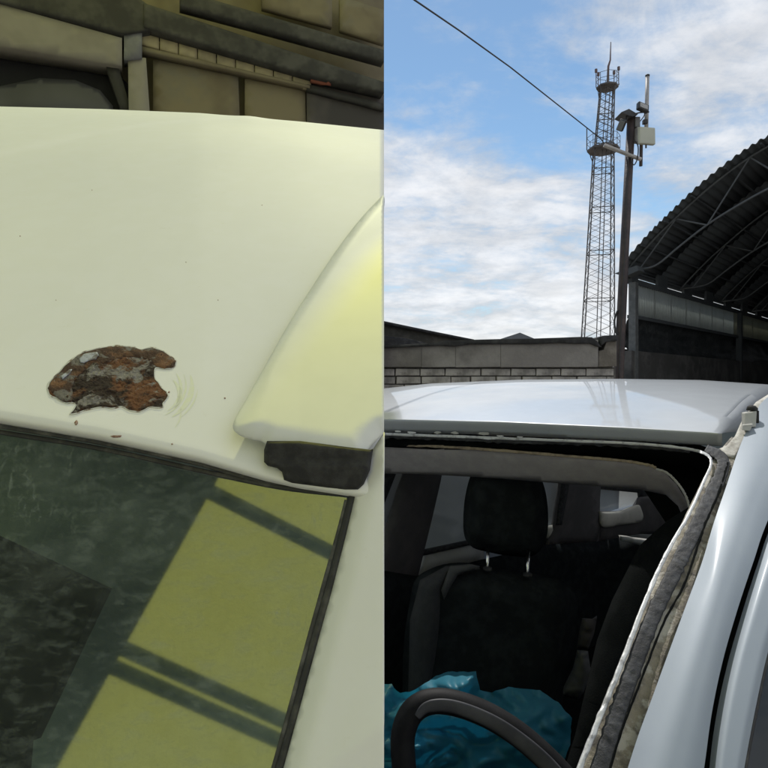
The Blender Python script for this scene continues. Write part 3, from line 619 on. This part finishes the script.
# closing shell of the car (side, rear and floor), so that the cabin is dark
b = MB(); b.grid([[(.42, .74, z), (.62, 1.02, z), (.86, 1.36, z), (2.7, 2.95, z)] for z in (1.18, .95, .6, .3)]); b.build('door_panel', M_silver, car2, smooth=True, solid=.01)
b = MB(); b.grid([[(.88, 1.42, z), (2.72, 3.0, z)] for z in (1.55, 1.16)]); b.build('side_window_band', M_tint2, car2, solid=.005)
b = MB(); b.grid([[(-1.3, 1.25, z), (-.4, 2.05, z), (.1, 2.52, z), (1.9, 4.1, z)] for z in (.98, .6, .3)]); b.build('door_panel', M_silver, car2, smooth=True, solid=.01)
b = MB(); b.grid([[(1.9, 4.12, z), (2.72, 3.0, z)] for z in (1.62, 1.2, .3)]); b.build('tailgate', M_silver, car2, solid=.01)
b = MB(); b.poly([(-1.3, 1.22, .32), (.42, .7, .32), (2.72, 2.98, .32), (1.9, 4.1, .32)]); b.build('floor_pan', M_black, car2, solid=.01)
b = MB(); b.grid([[(-1.2, 1.2, .93), (-.6, .95, .96), (.0, .75, .96), (.40, .72, .95)], [(-1.0, 1.5, .82), (-.4, 1.2, .86), (.1, 1.0, .86), (.45, .86, .86)], [(-1.0, 1.5, .5), (-.4, 1.2, .5), (.1, 1.0, .5), (.45, .86, .5)]]); b.build('dashboard', M_black, car2, smooth=True, solid=.01)
# driver seat
seat = relief('driver_seat', smo([(410, 600), (414, 582), (424, 572), (445, 564), (470, 563), (490, 567.5), (530, 573), (556, 578), (571, 587), (578, 602), (577, 625), (571, 660), (562, 700), (555, 830), (396, 830), (402, 700), (404, 640)]), lambda x, y, s: 1.93-.10*math.sin(min(1, s/26)*1.57)+.008*math.sin(max(0, y-600)*.05), 6, M_seat, car2, solid=.12)
relief('side_bolster', [(420, 580), (446, 566), (470, 565), (480, 569), (452, 578), (446, 590), (436, 700), (408, 700), (410, 620)], lambda x, y, s: 1.86-.05*math.sin(min(1, s/12)*1.57), 5, mat('grey_bolster_fabric', (.020, .021, .022), (.027, .028, .029), .95, scale=40), seat, solid=.03)
relief('seat_seam', [(450, 566), (470, 564), (480, 567), (458, 575), (450, 588), (444, 600), (441, 590)], lambda x, y, s: 1.815-.01*min(1, s/3), 4, mat('seam_grey', (.034, .035, .036), (.045, .046, .047), .9), seat, solid=.01)
hr = relief('headrest', smo([(476, 466), (530, 466), (541, 478), (547, 500), (548, 528), (543, 546), (532, 556), (510, 556), (488, 552), (472, 547), (464, 534), (464, 505), (469, 480)]), lambda x, y, s: 1.98-.07*math.sin(min(1, s/17)*1.57), 5, M_seat, seat, solid=.09)
for x0, y0, x1, y1 in ((488, 545, 487.5, 568.5), (528.5, 550, 527.5, 574.5)):
    MB().tube([P(x0, y0, 1.93), P(x1, y1, 1.88)], .0052, 10).build('headrest_post', M_chrome, seat, smooth=True)
    MB().tube([P(x1, y1+1.5, 1.875), P(x1, y1-1, 1.875)], .014, 12).build('post_collar', M_capbl, seat, smooth=True)
# steering wheel
wc = [(404, 768), (403, 735), (413, 711), (434, 701), (465, 706), (500, 722), (535, 748), (570, 785), (592, 825), (592, 862), (560, 880), (500, 872), (440, 842), (412, 802)]
wpts = spline([(*p, 0) for p in wc+[wc[0]]], 80)[:-1]
wd_ = lambda x, y: 1.12-.00035*(y-700)
wheel = MB().tube([P(p.x, p.y, wd_(p.x, p.y)) for p in wpts], .0225, 14, closed=True).build('steering_wheel', M_leather, car2, smooth=True)
wtop = [(417, 717), (428, 707), (450, 706), (480, 716), (510, 733), (545, 762), (575, 798)]
ribbon('rim_insert', wtop, [(0, 7), (.2, 13), (1, 17)], mat('lit_grey_leather', (.035, .036, .042), (.05, .052, .058), .5, scale=20, spec=.3), lambda x, y: wd_(x, y)-.0195, .001, parent=wheel, rnd=.003)  # insert's lit grey sheen is put into its colour
relief('wheel_hub', [(470, 790), (520, 800), (550, 830), (540, 860), (480, 850), (455, 820)], lambda x, y, s: 1.13-.03*min(1, s/12), 8, M_leather, wheel, solid=.04)
# blue plastic film over the seat and dash
def film():
    m = bpy.data.materials.new('blue_plastic_film'); m.use_nodes = True; nt = m.node_tree; N = nt.nodes.new; L = nt.links.new; b = nt.nodes['Principled BSDF']
    b.inputs['Base Color'].default_value = (.05, .27, .38, 1); b.inputs['Roughness'].default_value = .45
    t = N('ShaderNodeBsdfTransparent'); t.inputs[0].default_value = (.35, .75, .9, 1); tl = N('ShaderNodeBsdfTranslucent'); tl.inputs[0].default_value = (.03, .4, .6, 1)
    a = N('ShaderNodeMixShader'); a.inputs[0].default_value = .25; L(b.outputs[0], a.inputs[1]); L(tl.outputs[0], a.inputs[2])
    c = N('ShaderNodeMixShader'); c.inputs[0].default_value = .42; L(a.outputs[0], c.inputs[1]); L(t.outputs[0], c.inputs[2]); L(c.outputs[0], nt.nodes['Material Output'].inputs[0]); return m
M_film = film()
def ragged(pts, step, amp, sd=0):
    out = []
    for a, b in zip(pts, pts[1:]+pts[:1]):
        k = max(1, int(math.hypot(b[0]-a[0], b[1]-a[1])/step))
        for j in range(k):
            x, y = a[0]+(b[0]-a[0])*j/k, a[1]+(b[1]-a[1])*j/k
            out.append((x+amp*noise.noise(Vector((x*.1, y*.1, sd))), y+amp*noise.noise(Vector((x*.1, y*.1, sd+7)))+amp*.4*noise.noise(Vector((x*.3, y*.3, sd+9)))))
    return out
def crump(x, y, s, d0, k=0):
    v = Vector((x*.022+k, y*.03, k)); f = abs(noise.noise(v))*1.2+abs(noise.noise(v*2.3))*.45
    return d0-.12*math.sin(min(1, s/40)*1.57)-.09*f
pf = tag(relief('plastic_sheet', ragged([(384-60, 690), (384, 684), (392, 684), (400, 694), (415, 690), (436, 676), (452, 671), (476, 672), (480, 690), (492, 692), (508, 687), (540, 690), (558, 702), (572, 718), (570, 745), (560, 775), (545, 830), (324, 830)], 4, 1.5), lambda x, y, s: crump(x, y, s, 1.50), 2.6, M_film, None, solid=0), 'crumpled blue plastic film lying behind the steering wheel', 'plastic film')

# ================================================================== YARD BEHIND THE SILVER CAR
M_brick = mat('pale_brick', (.40, .375, .36), (.30, .28, .27), .9, scale=6, bump=.5, bscale=60, c3=(.15, .14, .135), s3=3)
M_mortar = mat('mortar', (.09, .085, .08), (.13, .12, .11), .95, scale=12, bump=.5)
M_conc = mat('grey_concrete_beam', (.20, .185, .18), (.26, .245, .235), .9, scale=2.5, detail=9, bump=.4, bscale=40, c3=(.13, .12, .115), s3=1.6, lo3=.45)
M_tar = mat('black_roofing_felt', (.018, .018, .02), (.04, .04, .042), .85, scale=9, bump=.6)
wall = thing('brick_wall', 'low wall of pale bricks under a concrete beam behind the car roof', 'wall', (.8, 6.2, 0))
YW = 6.0
def WP(px, py, y=YW): return P(px, py, y)
MB().box((.6, YW+.16, .96), (3.46, .24, 1.925)).build('core', M_mortar, wall)
nb = [0]; brick_mesh = {}
base_w = BASE[wall.name]
zt = EYE+(384-367.6)/F*YW
for r_ in range(7):
    x = -1.1+(.13 if r_ % 2 else 0)
    while x < 2.28:
        L_ = random.choice((.245, .25, .255, .30, .20)) if r_ else random.choice((.36, .25, .30))
        L_ = min(L_, 2.31-x)
        if L_ < .06: break
        key = round(L_, 2)
        if key not in brick_mesh:
            bmb = MB().box((0, 0, 0), (L_-.012, .1, .068)); 
            for i_, v in enumerate(bmb.v): bmb.v[i_] = v+Vector((random.uniform(-.004, .004), random.uniform(-.002, .002), random.uniform(-.003, .003)))
            o = bmb.build('brick', M_brick, None, bevel=.004); brick_mesh[key] = o.data; 
        else:
            o = bpy.data.objects.new('brick', brick_mesh[key]); COL.objects.link(o); bv = o.modifiers.new('bevel', 'BEVEL'); bv.width = .004
        o.parent = wall; o.location = Vector((x+L_/2, YW+.055+random.uniform(-.006, .012), zt-.046-r_*.080))-base_w; o.rotation_euler = (random.uniform(-.02, .02), random.uniform(-.008, .008), random.uniform(-.02, .02))
        x += L_
# beam: segments with slightly sagging tops
segs = [(300, 421.2, 347.5, 345.4), (421.4, 455, 345.4, 344.4), (455.2, 500, 344.4, 343.0), (500.2, 597, 343.0, 340.0)]
for i, (a, b_, ya, yb) in enumerate(segs):
    q = [WP(a, 367.4), WP(b_, 367.0), WP(b_, yb), WP(a, ya)]
    MB().prism([v-Vector((0, .03+.0015*i, 0)) for v in q], (0, .3, 0)).build('concrete_beam', M_conc, wall, bevel=.002)
MB().prism([v-Vector((0, .02, 0)) for v in (WP(598, 366.8), WP(616, 366.6), WP(616, 341), WP(606, 341), (WP(603, 350)), WP(598, 351))], (0, .3, 0)).build('concrete_block', mat('stained_concrete', (.13, .115, .10), (.20, .18, .16), .95, scale=8, bump=.6), wall, bevel=.005)
felt_t = [(300, 346), (384, 345.2), (400, 344.8), (425, 343.4), (445, 340.6), (470, 339.8), (500, 339.0), (530, 338.6), (560, 337.6), (580, 336.8), (592, 337.2), (597, 341), (600, 345.5)]
felt_b = [(602, 347), (597, 346.5), (590, 343.6), (575, 343.8), (560, 343), (530, 344.2), (500, 344.2), (470, 344.4), (455, 346.4), (440, 345.6), (410, 347), (384, 348.2), (300, 348)]
relief('roofing_felt', felt_t+felt_b, lambda x, y, s: YW-.06, 2.4, M_tar, wall, solid=.3)
relief('roofing_felt', [(600, 337), (604, 335.5), (617, 335), (617, 341), (606, 342), (601, 346)], lambda x, y, s: YW-.05, 2.4, M_tar, wall, solid=.3)
M_cracked = mat('mossy_felt', (.06, .058, .052), (.10, .095, .085), .9, scale=6, bump=.5)
ann = thing('flat_roof_annex', 'dark sloping roof edge rising behind the left end of the brick wall', 'building', (0, 9, 0))
relief('parapet', [(300, 303), (384, 322.5), (430, 332), (472, 340), (486, 345), (486, 352), (384, 352), (300, 352)], lambda x, y, s: 9.0, 12, M_cracked, ann, solid=.3)
relief('roof_edge', [(300, 301), (384, 321), (430, 330.6), (474, 339.4), (474, 341.4), (430, 333.2), (384, 324.2), (300, 305)], lambda x, y, s: 8.9, 8, M_tar, ann, solid=.4)
relief('lower_roof', [(300, 330), (384, 335.5), (405, 338), (428, 343), (428, 352), (300, 352)], lambda x, y, s: 8.6, 8, M_tar, ann, solid=.3)
MB().box((.1, 9.3, 1.1), (3.2, .4, 2.1)).build('wall', M_cracked, ann)
gr = thing('gable_roof', 'distant grey gable roof peeping above the middle of the wall', 'house', P(516, 384, 45)-Vector((0, 0, EYE)))
a, b_, c_ = P(488, 343, 45), P(545, 343, 45), P(520, 332.6, 45)
MB().prism([a, b_, c_], (2, 9, 0)).build('roof', mat('grey_sheet_roof', (.10, .11, .12), (.13, .14, .15), .7, scale=1), gr)
MB().box((P(516, 384, 45).x+1, 49.5, (EYE+3)/2), (4.2, 8.6, EYE+2.9)).build('wall', M_conc, gr)

# lattice tower
M_lat = mat('weathered_tower_steel', (.07, .062, .058), (.11, .10, .095), .7, scale=.6)
M_lats = mat('tower_steel_red', (.16, .09, .08), (.12, .10, .095), .7, scale=.3)
TD = 55.0
tw = thing('lattice_tower', 'tall steel lattice mast with two railed platforms behind the wall', 'tower', (P(597, 0, TD).x, TD, 0))
def tz(py): return EYE+(384-py)/F*TD
def axis_x(py): return P(interp(py, [(42, 610.3), (87, 607.3), (146, 603.5), (335, 597.6), (420, 595)]), py, TD).x
def half_diag(py): return interp(py, [(60, .80), (87, .80), (146, 1.02), (147, 1.12), (335, 1.80), (420, 2.1)])
def leg_pt(k, py):
    an = R(33+90*k); h = half_diag(py); return Vector((axis_x(py)+h*math.cos(an), TD+h*math.sin(an), tz(py)))
def legpath(k): return [leg_pt(k, py) for py in (403.5, 335, 280, 220, 147)]+[leg_pt(k, py) for py in (146, 87)]
for k in range(4): MB().tube(legpath(k), .058, 6).build('leg', M_lat, tw)
def brace(a, b, r=.021, name='brace', m=None): MB().tube([a, b], r, 4).build(name, m or M_lat, tw)
py = 352.0; lv = [352.0]
while lv[-1] > 150: lv.append(lv[-1]-interp(lv[-1], [(150, 8.6), (350, 13.5)]))
lv[-1] = 147
up = [146-i*59/8 for i in range(9)]
for seq in (lv, up):
    for i, (a_, b2) in enumerate(zip(seq, seq[1:])):
        for k in range(4):
            k2 = (k+1) % 4; brace(leg_pt(k, a_), leg_pt(k2, b2)); brace(leg_pt(k2, a_), leg_pt(k, b2))
            if i % 4 == 0: brace(leg_pt(k, a_), leg_pt(k2, a_), .045, 'cross_bar')
# ladder down the middle
lad = [Vector((axis_x(p), TD-.2, tz(p))) for p in (403, 335, 240, 147, 87)]
MB().tube([v+Vector((-.16, 0, 0)) for v in lad], .045, 4).tube([v+Vector((.2, 0, 0)) for v in lad], .045, 4).build('ladder', M_lat, tw)
def platform(py, rw, rail, th):
    c0 = Vector((axis_x(py), TD, tz(py))); o = MB()
    ring = [c0+Vector((rw*math.cos(R(33+45*k)), rw*math.sin(R(33+45*k)), 0)) for k in range(8)]
    o.prism(ring, (0, 0, -th)); pl_ = o.build('platform', M_lat, tw)
    for k in range(8): MB().tube([ring[k], ring[k]+Vector((0, 0, rail))], .026, 4).build('rail_post', M_lat, pl_)
    for h in (rail*.5, rail): MB().tube([v+Vector((0, 0, h)) for v in ring], .022, 4, closed=True).build('hand_rail', M_lat, pl_)
    for k in range(0, 8, 2): MB().tube([ring[k]-Vector((0, 0, th)), leg_pt(k//2, py+9)], .04, 4).build('strut', M_lat, pl_)
    return pl_, ring
p1, ring1 = platform(149, 1.45, 1.1, .16); p2, ring2 = platform(86.5, .98, 1.05, .14)
MB().tube([ring1[3], ring1[3]+Vector((0, 0, 2.0))], .05, 4).build('whip_antenna', M_lat, p1)
for i, k in enumerate((2, 3, 7, 0)):
    MB().tube([ring2[k], ring2[k]+Vector((0, 0, 1.45))], .04, 4).tube([ring2[k]+Vector((0, 0, 1.4)), ring2[k]+Vector((0, 0, 1.7))], .12, 8).build('lamp', M_lats, p2)
s0 = Vector((axis_x(87), TD, tz(87)))
MB().tube([s0, s0+Vector((.1, 0, 1.9)), Vector((P(610.3, 0, TD).x, TD, tz(60))), Vector((P(610.8, 0, TD).x, TD, tz(42)))], [.10, .10, .07, .035], 6).build('spire', M_lats, tw)
MB().tube([ring2[0]+Vector((0, 0, .3)), ring2[0]+Vector((.5, 0, .5))], .04, 4).build('side_antenna', M_lat, p2)

# lamp pole with its fittings
M_pole = mat('dark_rusty_pole', (.035, .026, .028), (.07, .05, .045), .6, scale=5, bump=.4, bscale=40)
M_galv = mat('pale_galvanised', (.40, .38, .37), (.30, .29, .28), .5, scale=9, metal=.3)
M_dev = mat('black_device', (.02, .02, .022), (.03, .03, .032), .5, scale=20)
PD = 7.0
pl0 = P(617.5, 384, PD); pl0.z = 0
lp = thing('lamp_pole', 'tall dark leaning pole standing at the corner of the hangar', 'pole', pl0)
foot = Vector((P(612, 0, PD).x, PD, 0))
MB().tube([foot, P(618.5, 378, PD), P(624.5, 250, PD), P(631.5, 114, PD)], [.062, .056, .05, .046], 12).build('shaft', M_pole, lp, smooth=True)
MB().prism([P(621.5, 112, PD-.12), P(629, 108.8, PD-.1), P(638, 114.2, PD-.1), P(633, 116.3, PD-.12), P(629, 115.5, PD-.12)], (0, .22, .012)).build('cap_plate', M_dev, lp)
MB().tube([P(604, 145.2, PD-.07), P(641, 159.5, PD-.07)], .022, 8).build('cross_arm', M_galv, lp)
MB().tube([P(641.2, 144, PD-.02), P(640.8, 166, PD-.02)], .019, 8).build('mount_stub', M_pole, lp)
MB().box(P(636, 123.5, PD), (.06, .1, .12)).build('junction_box', mat('grey_box', (.12, .12, .12), (.16, .16, .16), .6), lp, bevel=.006)
MB().tube(spline([P(634, 140, PD-.08), P(638, 146, PD-.1), P(637.5, 158, PD-.1), P(634, 165, PD-.1), P(631.5, 160, PD-.08), P(630.5, 150, PD-.07)], 24), .007, 6).build('loose_cable', M_dev, lp, smooth=True)
MB().tube(spline([P(629, 150, PD-.06), P(626.5, 200, PD-.06), P(624.5, 260, PD-.065), P(621.5, 320, PD-.07), P(619, 378, PD-.07)], 24), .006, 6).build('loose_cable', M_dev, lp, smooth=True)
MB().tube(spline([P(618, 310, PD-.02), P(614.5, 320, PD), P(616, 332, PD-.03), P(622, 336, PD-.03)], 14), .012, 6).build('loose_cable', M_dev, lp, smooth=True)
MB().tube(spline([P(636, 126, PD-.03), P(644, 116, PD-.03), P(644, 112, PD-.03)], 10), .006, 6).build('loose_cable', M_dev, lp, smooth=True)
def rotm(ax, ay, az): return Matrix.Rotation(az, 3, 'Z')@Matrix.Rotation(ay, 3, 'Y')@Matrix.Rotation(ax, 3, 'X')
f1 = thing('floodlight', 'black floodlight hanging tilted down left of the pole top', 'floodlight', P(622, 124, PD-.05), 'floodlights on the pole')
rm = rotm(.5, R(28), -.4)
MB().box(P(621.6, 125.2, PD-.12), (.075, .06, .125), rm).build('housing', M_dev, f1, bevel=.01)
MB().box(P(621.6, 125.2, PD-.12)+rm@Vector((-.0, -.034, 0)), (.058, .01, .105), rm).build('lens', mat('lamp_glass', (.12, .13, .14), rough=.15, coat=.5), f1, bevel=.002)
MB().tube([P(626.5, 113, PD-.06), P(626.2, 119, PD-.08), P(624, 122, PD-.1)], .01, 6).build('bracket', M_dev, f1)
for i in range(5): MB().box(P(621.6, 125.2, PD-.12)+rm@Vector((-.028+i*.014, .036, 0)), (.004, .02, .11), rm).build('cooling_fin', M_dev, f1)
f2 = thing('floodlight', 'floodlight with grey glass facing forward right of the pole top', 'floodlight', P(642, 107.5, PD-.05), 'floodlights on the pole')
rm = rotm(-.25, R(14), .25)
MB().box(P(642.6, 107.6, PD-.1), (.14, .05, .095), rm).build('housing', M_dev, f2, bevel=.008)
MB().box(P(642.3, 107.7, PD-.1)+rm@Vector((0, -.028, 0)), (.105, .008, .06), rm).build('lens', mat('lamp_glass_grey', (.32, .32, .31), (.22, .22, .22), rough=.3, scale=30, coat=.5), f2, bevel=.002)
MB().tube([P(632, 115, PD-.06), P(636, 113.5, PD-.08), P(640, 112.5, PD-.09), P(649, 112, PD-.09)], .009, 6).build('bracket', M_dev, f2)
at = thing('rod_antenna', 'upright pale grey rod antenna rising beside the pole top', 'antenna', P(646.5, 140, PD+.03))
MB().tube([P(646, 140, PD+.05), P(647.4, 76.5, PD+.05)], .023, 10).build('radome', M_galv, at, smooth=True)
MB().tube([P(647.4, 76.5, PD+.05), P(647.5, 75, PD+.05)], .026, 10).build('cap', M_dev, at, smooth=True)
MB().box(P(645, 122, PD+.03), (.05, .05, .05)).build('clamp', M_dev, at, bevel=.005)
bx_ = thing('panel_antenna', 'square cream panel antenna fixed on the right of the pole', 'antenna', P(646, 144, PD-.06))
MB().box(P(646.4, 136.2, PD-.1), (.205, .05, .195), rotm(0, R(-1), .22)).build('panel', mat('cream_plastic_panel', (.47, .48, .40), (.43, .44, .37), .5, scale=4), bx_, bevel=.012)
MB().box(P(637.5, 135.5, PD-.04), (.05, .08, .17), rotm(0, 0, .22)).build('backing_box', M_galv, bx_, bevel=.006)
MB().tube([P(646, 145, PD-.1), P(646, 148, PD-.1)], .01, 6).build('connector', M_dev, bx_)
tag(MB().tube([P(405-160*t**1, -6-0*t, 0) if 0 else P(x_, y_, d_) for t, (x_, y_, d_) in enumerate([(385, -22, 3.6), (413, -1, 3.9), (460, 31, 4.5), (510, 67, 5.3), (560, 106.5, 6.2), (601, 139, 6.95), (606, 146, 6.95)])], .006, 6).build('overhead_cable', M_dev), 'thin black cable crossing the sky down to the pole arm', 'cable')

# arched hangar
HU, HV = Vector((.7071, -.7071, 0)), Vector((.7071, .7071, 0)); HO = Vector((4.84, 12, EYE))
def H(s_, v, h): return HO+HU*s_+HV*v+Vector((0, 0, h))
M_sheetd = mat('dark_corrugated_steel', (.07, .077, .082), (.085, .092, .097), .9, scale=1.2, spec=.1)
M_truss = mat('painted_truss_steel', (.10, .107, .112), (.08, .085, .09), .8, scale=5)
M_wsheet = mat('pale_corrugated_sheet', (.42, .44, .43), (.33, .35, .34), .6, scale=3, stretch=(1, 1, .3))
M_wsheet2 = mat('yellowed_corrugated_sheet', (.28, .28, .24), (.22, .22, .19), .6, scale=3)
def lit_through(m, c, f):
    nt = m.node_tree; b = nt.nodes['Principled BSDF']; t = nt.nodes.new('ShaderNodeBsdfTranslucent'); t.inputs[0].default_value = (*c, 1)
    x = nt.nodes.new('ShaderNodeMixShader'); x.inputs[0].default_value = f; nt.links.new(b.outputs[0], x.inputs[1]); nt.links.new(t.outputs[0], x.inputs[2]); nt.links.new(x.outputs[0], nt.nodes['Material Output'].inputs[0])
lit_through(M_wsheet, (.45, .48, .46), .45); lit_through(M_wsheet2, (.36, .37, .30), .35)
M_tarp = mat('black_tarpaulin', (.03, .034, .036), (.06, .065, .066), .4, scale=3, bump=.6, bscale=9, bdist=.05)
M_lowwall = mat('dark_stained_wall', (.06, .058, .055), (.11, .105, .10), .9, scale=2.2, bump=.5, c3=(.035, .035, .035), s3=1.2)
hg = thing('arched_hangar', 'open arched hangar of dark corrugated steel at the right', 'hangar', (HO.x, HO.y, 0))
arc = [(-.06, 2.30), (.0, 2.40), (.49, 2.89), (.91, 3.24), (1.43, 3.64), (2.02, 4.00), (2.6, 4.24), (3.4, 4.45), (4.2, 4.5), (5.0, 4.42), (5.9, 4.15), (6.8, 3.65), (7.6, 2.95), (8.2, 2.3)]
arcs = spline([(a, b, 0) for a, b in arc], 320)
for j in range(12):
    rows = []
    for v in (j*1.9-.15+.001, j*1.9+1.82):
        rows.append([H(p.x, v, p.y+.022*math.sin(i*1.15)+(.006 if j % 2 else 0)) for i, p in enumerate(arcs)])
    MB().grid(rows).build('roof_sheet', M_sheetd, hg, smooth=True, solid=.003)
chord = [(-.02, 2.27), (.40, 2.285), (.62, 2.36), (.95, 2.60), (1.45, 2.93), (1.95, 3.18), (2.5, 3.40), (3.3, 3.6), (4.2, 3.68), (5.1, 3.6), (6.0, 3.35), (7.0, 2.8), (8.1, 2.28)]
def truss(v):
    r = .021
    MB().tube([H(p.x, v, p.y) for p in spline([(a, b, 0) for a, b in chord], 40)], r, 6).build('bottom_chord', M_truss, hg, smooth=True)
    MB().tube([H(p.x, v, p.y-.07) for p in arcs[2:-2:8]], r, 6).build('top_chord', M_truss, hg, smooth=True)
    for a, b in (((.22, 2.28), (.90, 3.14)), ((.93, 3.14), (1.45, 2.93)), ((1.47, 2.95), (2.14, 3.98)), ((2.16, 3.98), (2.7, 3.47)), ((2.72, 3.47), (3.5, 4.36)), ((3.5, 4.36), (4.2, 3.68)), ((4.2, 3.68), (4.9, 4.34)), ((4.9, 4.34), (5.6, 3.48)), ((5.6, 3.48), (6.3, 3.9))):
        MB().tube([H(a[0], v, a[1]), H(b[0], v, b[1])], .015, 6).build('strut', M_truss, hg)
for j in range(7): truss(.12+3.1*j)
for s_i in range(18, 310, 24):
    p = arcs[s_i]; MB().tube([H(p.x, -.1, p.y-.045), H(p.x, 22, p.y-.045)], .022, 4).build('purlin', M_truss if False else M_sheetd, hg)
# long side wall
for j in range(22):
    rows = []
    for h in (1.38, 2.02):
        rows.append([H(.05+.018*math.sin(i*2*math.pi/5)+(.006 if j % 2 else 0), .35+j*.96+i*1.0/40, h) for i in range(41)])
    MB().grid(rows).build('wall_sheet', M_wsheet if j < 7 else M_wsheet2, hg, smooth=True, solid=.003)
MB().prism([H(-.02, .1, 2.02), H(-.02, 22, 2.02), H(-.02, 22, 2.13), H(-.02, .1, 2.13)], HU*.1).build('eaves_beam', M_sheetd, hg)
MB().prism([H(-.02, .1, 1.32), H(-.02, 22, 1.32), H(-.02, 22, 1.39), H(-.02, .1, 1.39)], HU*.12).build('sheeting_rail', M_sheetd, hg)
for j in range(12): 
    MB().prism([H(-.04, .0+j*1.62, 2.12), H(-.04, .55+j*1.62, 2.12), H(-.04, .55+j*1.62, 2.40), H(-.04, .0+j*1.62, 2.40)], HU*.06).build('infill_plate', M_sheetd, hg)
for j, v in enumerate((.05, 7.4, 14.8, 21.5)): MB().box(H(.1, v+.07, -.02)*1.0, (.14, .14, 4.1), Matrix.Rotation(R(45), 3, 'Z')).build('column', mat('grey_column', (.09, .095, .095), (.13, .135, .135), .7) if j == 0 else M_sheetd, hg)
MB().prism([H(-.14, -.22, 2.20), H(.3, -.22, 2.30), H(.34, -.22, 2.20), H(.1, -.22, 2.12)], HV*.3).build('gutter_end', M_sheetd, hg)
MB().prism([H(-.16, .1, 2.24), H(-.06, .1, 2.22), H(-.06, .1, 2.30), H(-.16, .1, 2.32)], HV*21.5).build('gutter', M_sheetd, hg)
MB().prism([H(-.1, -.1, -EYE), H(-.1, 22, -EYE), H(-.1, 22, .66), H(-.1, -.1, .66)], HU*.25).build('low_wall', M_lowwall, hg)
MB().prism([H(-.35, -2.2, -EYE), H(-.35, 22, -EYE), H(-.35, 22, .22), H(-.35, -2.2, .22)], HU*.2).build('kerb_wall', M_conc, hg)
rows = []
for i in range(80):
    v = .2+i*.27; r = []
    for j in range(17):
        t = j/16; h = 1.36-t*.74; out = .02-.14*math.sin(t*3.14)**.7*(1+.5*noise.noise(Vector((v*.8, t*2, 0))))-.05*noise.noise(Vector((v*2.1, t*5, 3)))
        r.append(H(out, v, h))
    rows.append(r)
MB().grid(rows).build('tarpaulin', M_tarp, hg, smooth=True, solid=.01)
for k_ in range(3):
    MB().tube([H(-.16-.02*k_, .0+i*1.1, .78-.13*k_+.035*math.sin(i*1.3+k_)) for i in range(20)], .045, 8).build('rolled_edge', M_tarp, hg, smooth=True)
b = MB(); b.grid([[H(s_, 22, h) for s_ in (-.1, 4, 8.3)] for h in (-EYE, 2.2)]); b.build('end_wall', M_sheetd, hg, solid=.05)
b = MB(); b.prism([H(p.x, 21.9, p.y-.03) for p in arcs[::10]], HV*.05); b.build('end_gable', M_sheetd, hg)
b = MB(); b.grid([[H(8.2, v, h) for v in (0, 11, 22)] for h in (-EYE, 2.35)]); b.build('far_wall', M_sheetd, hg, solid=.05)
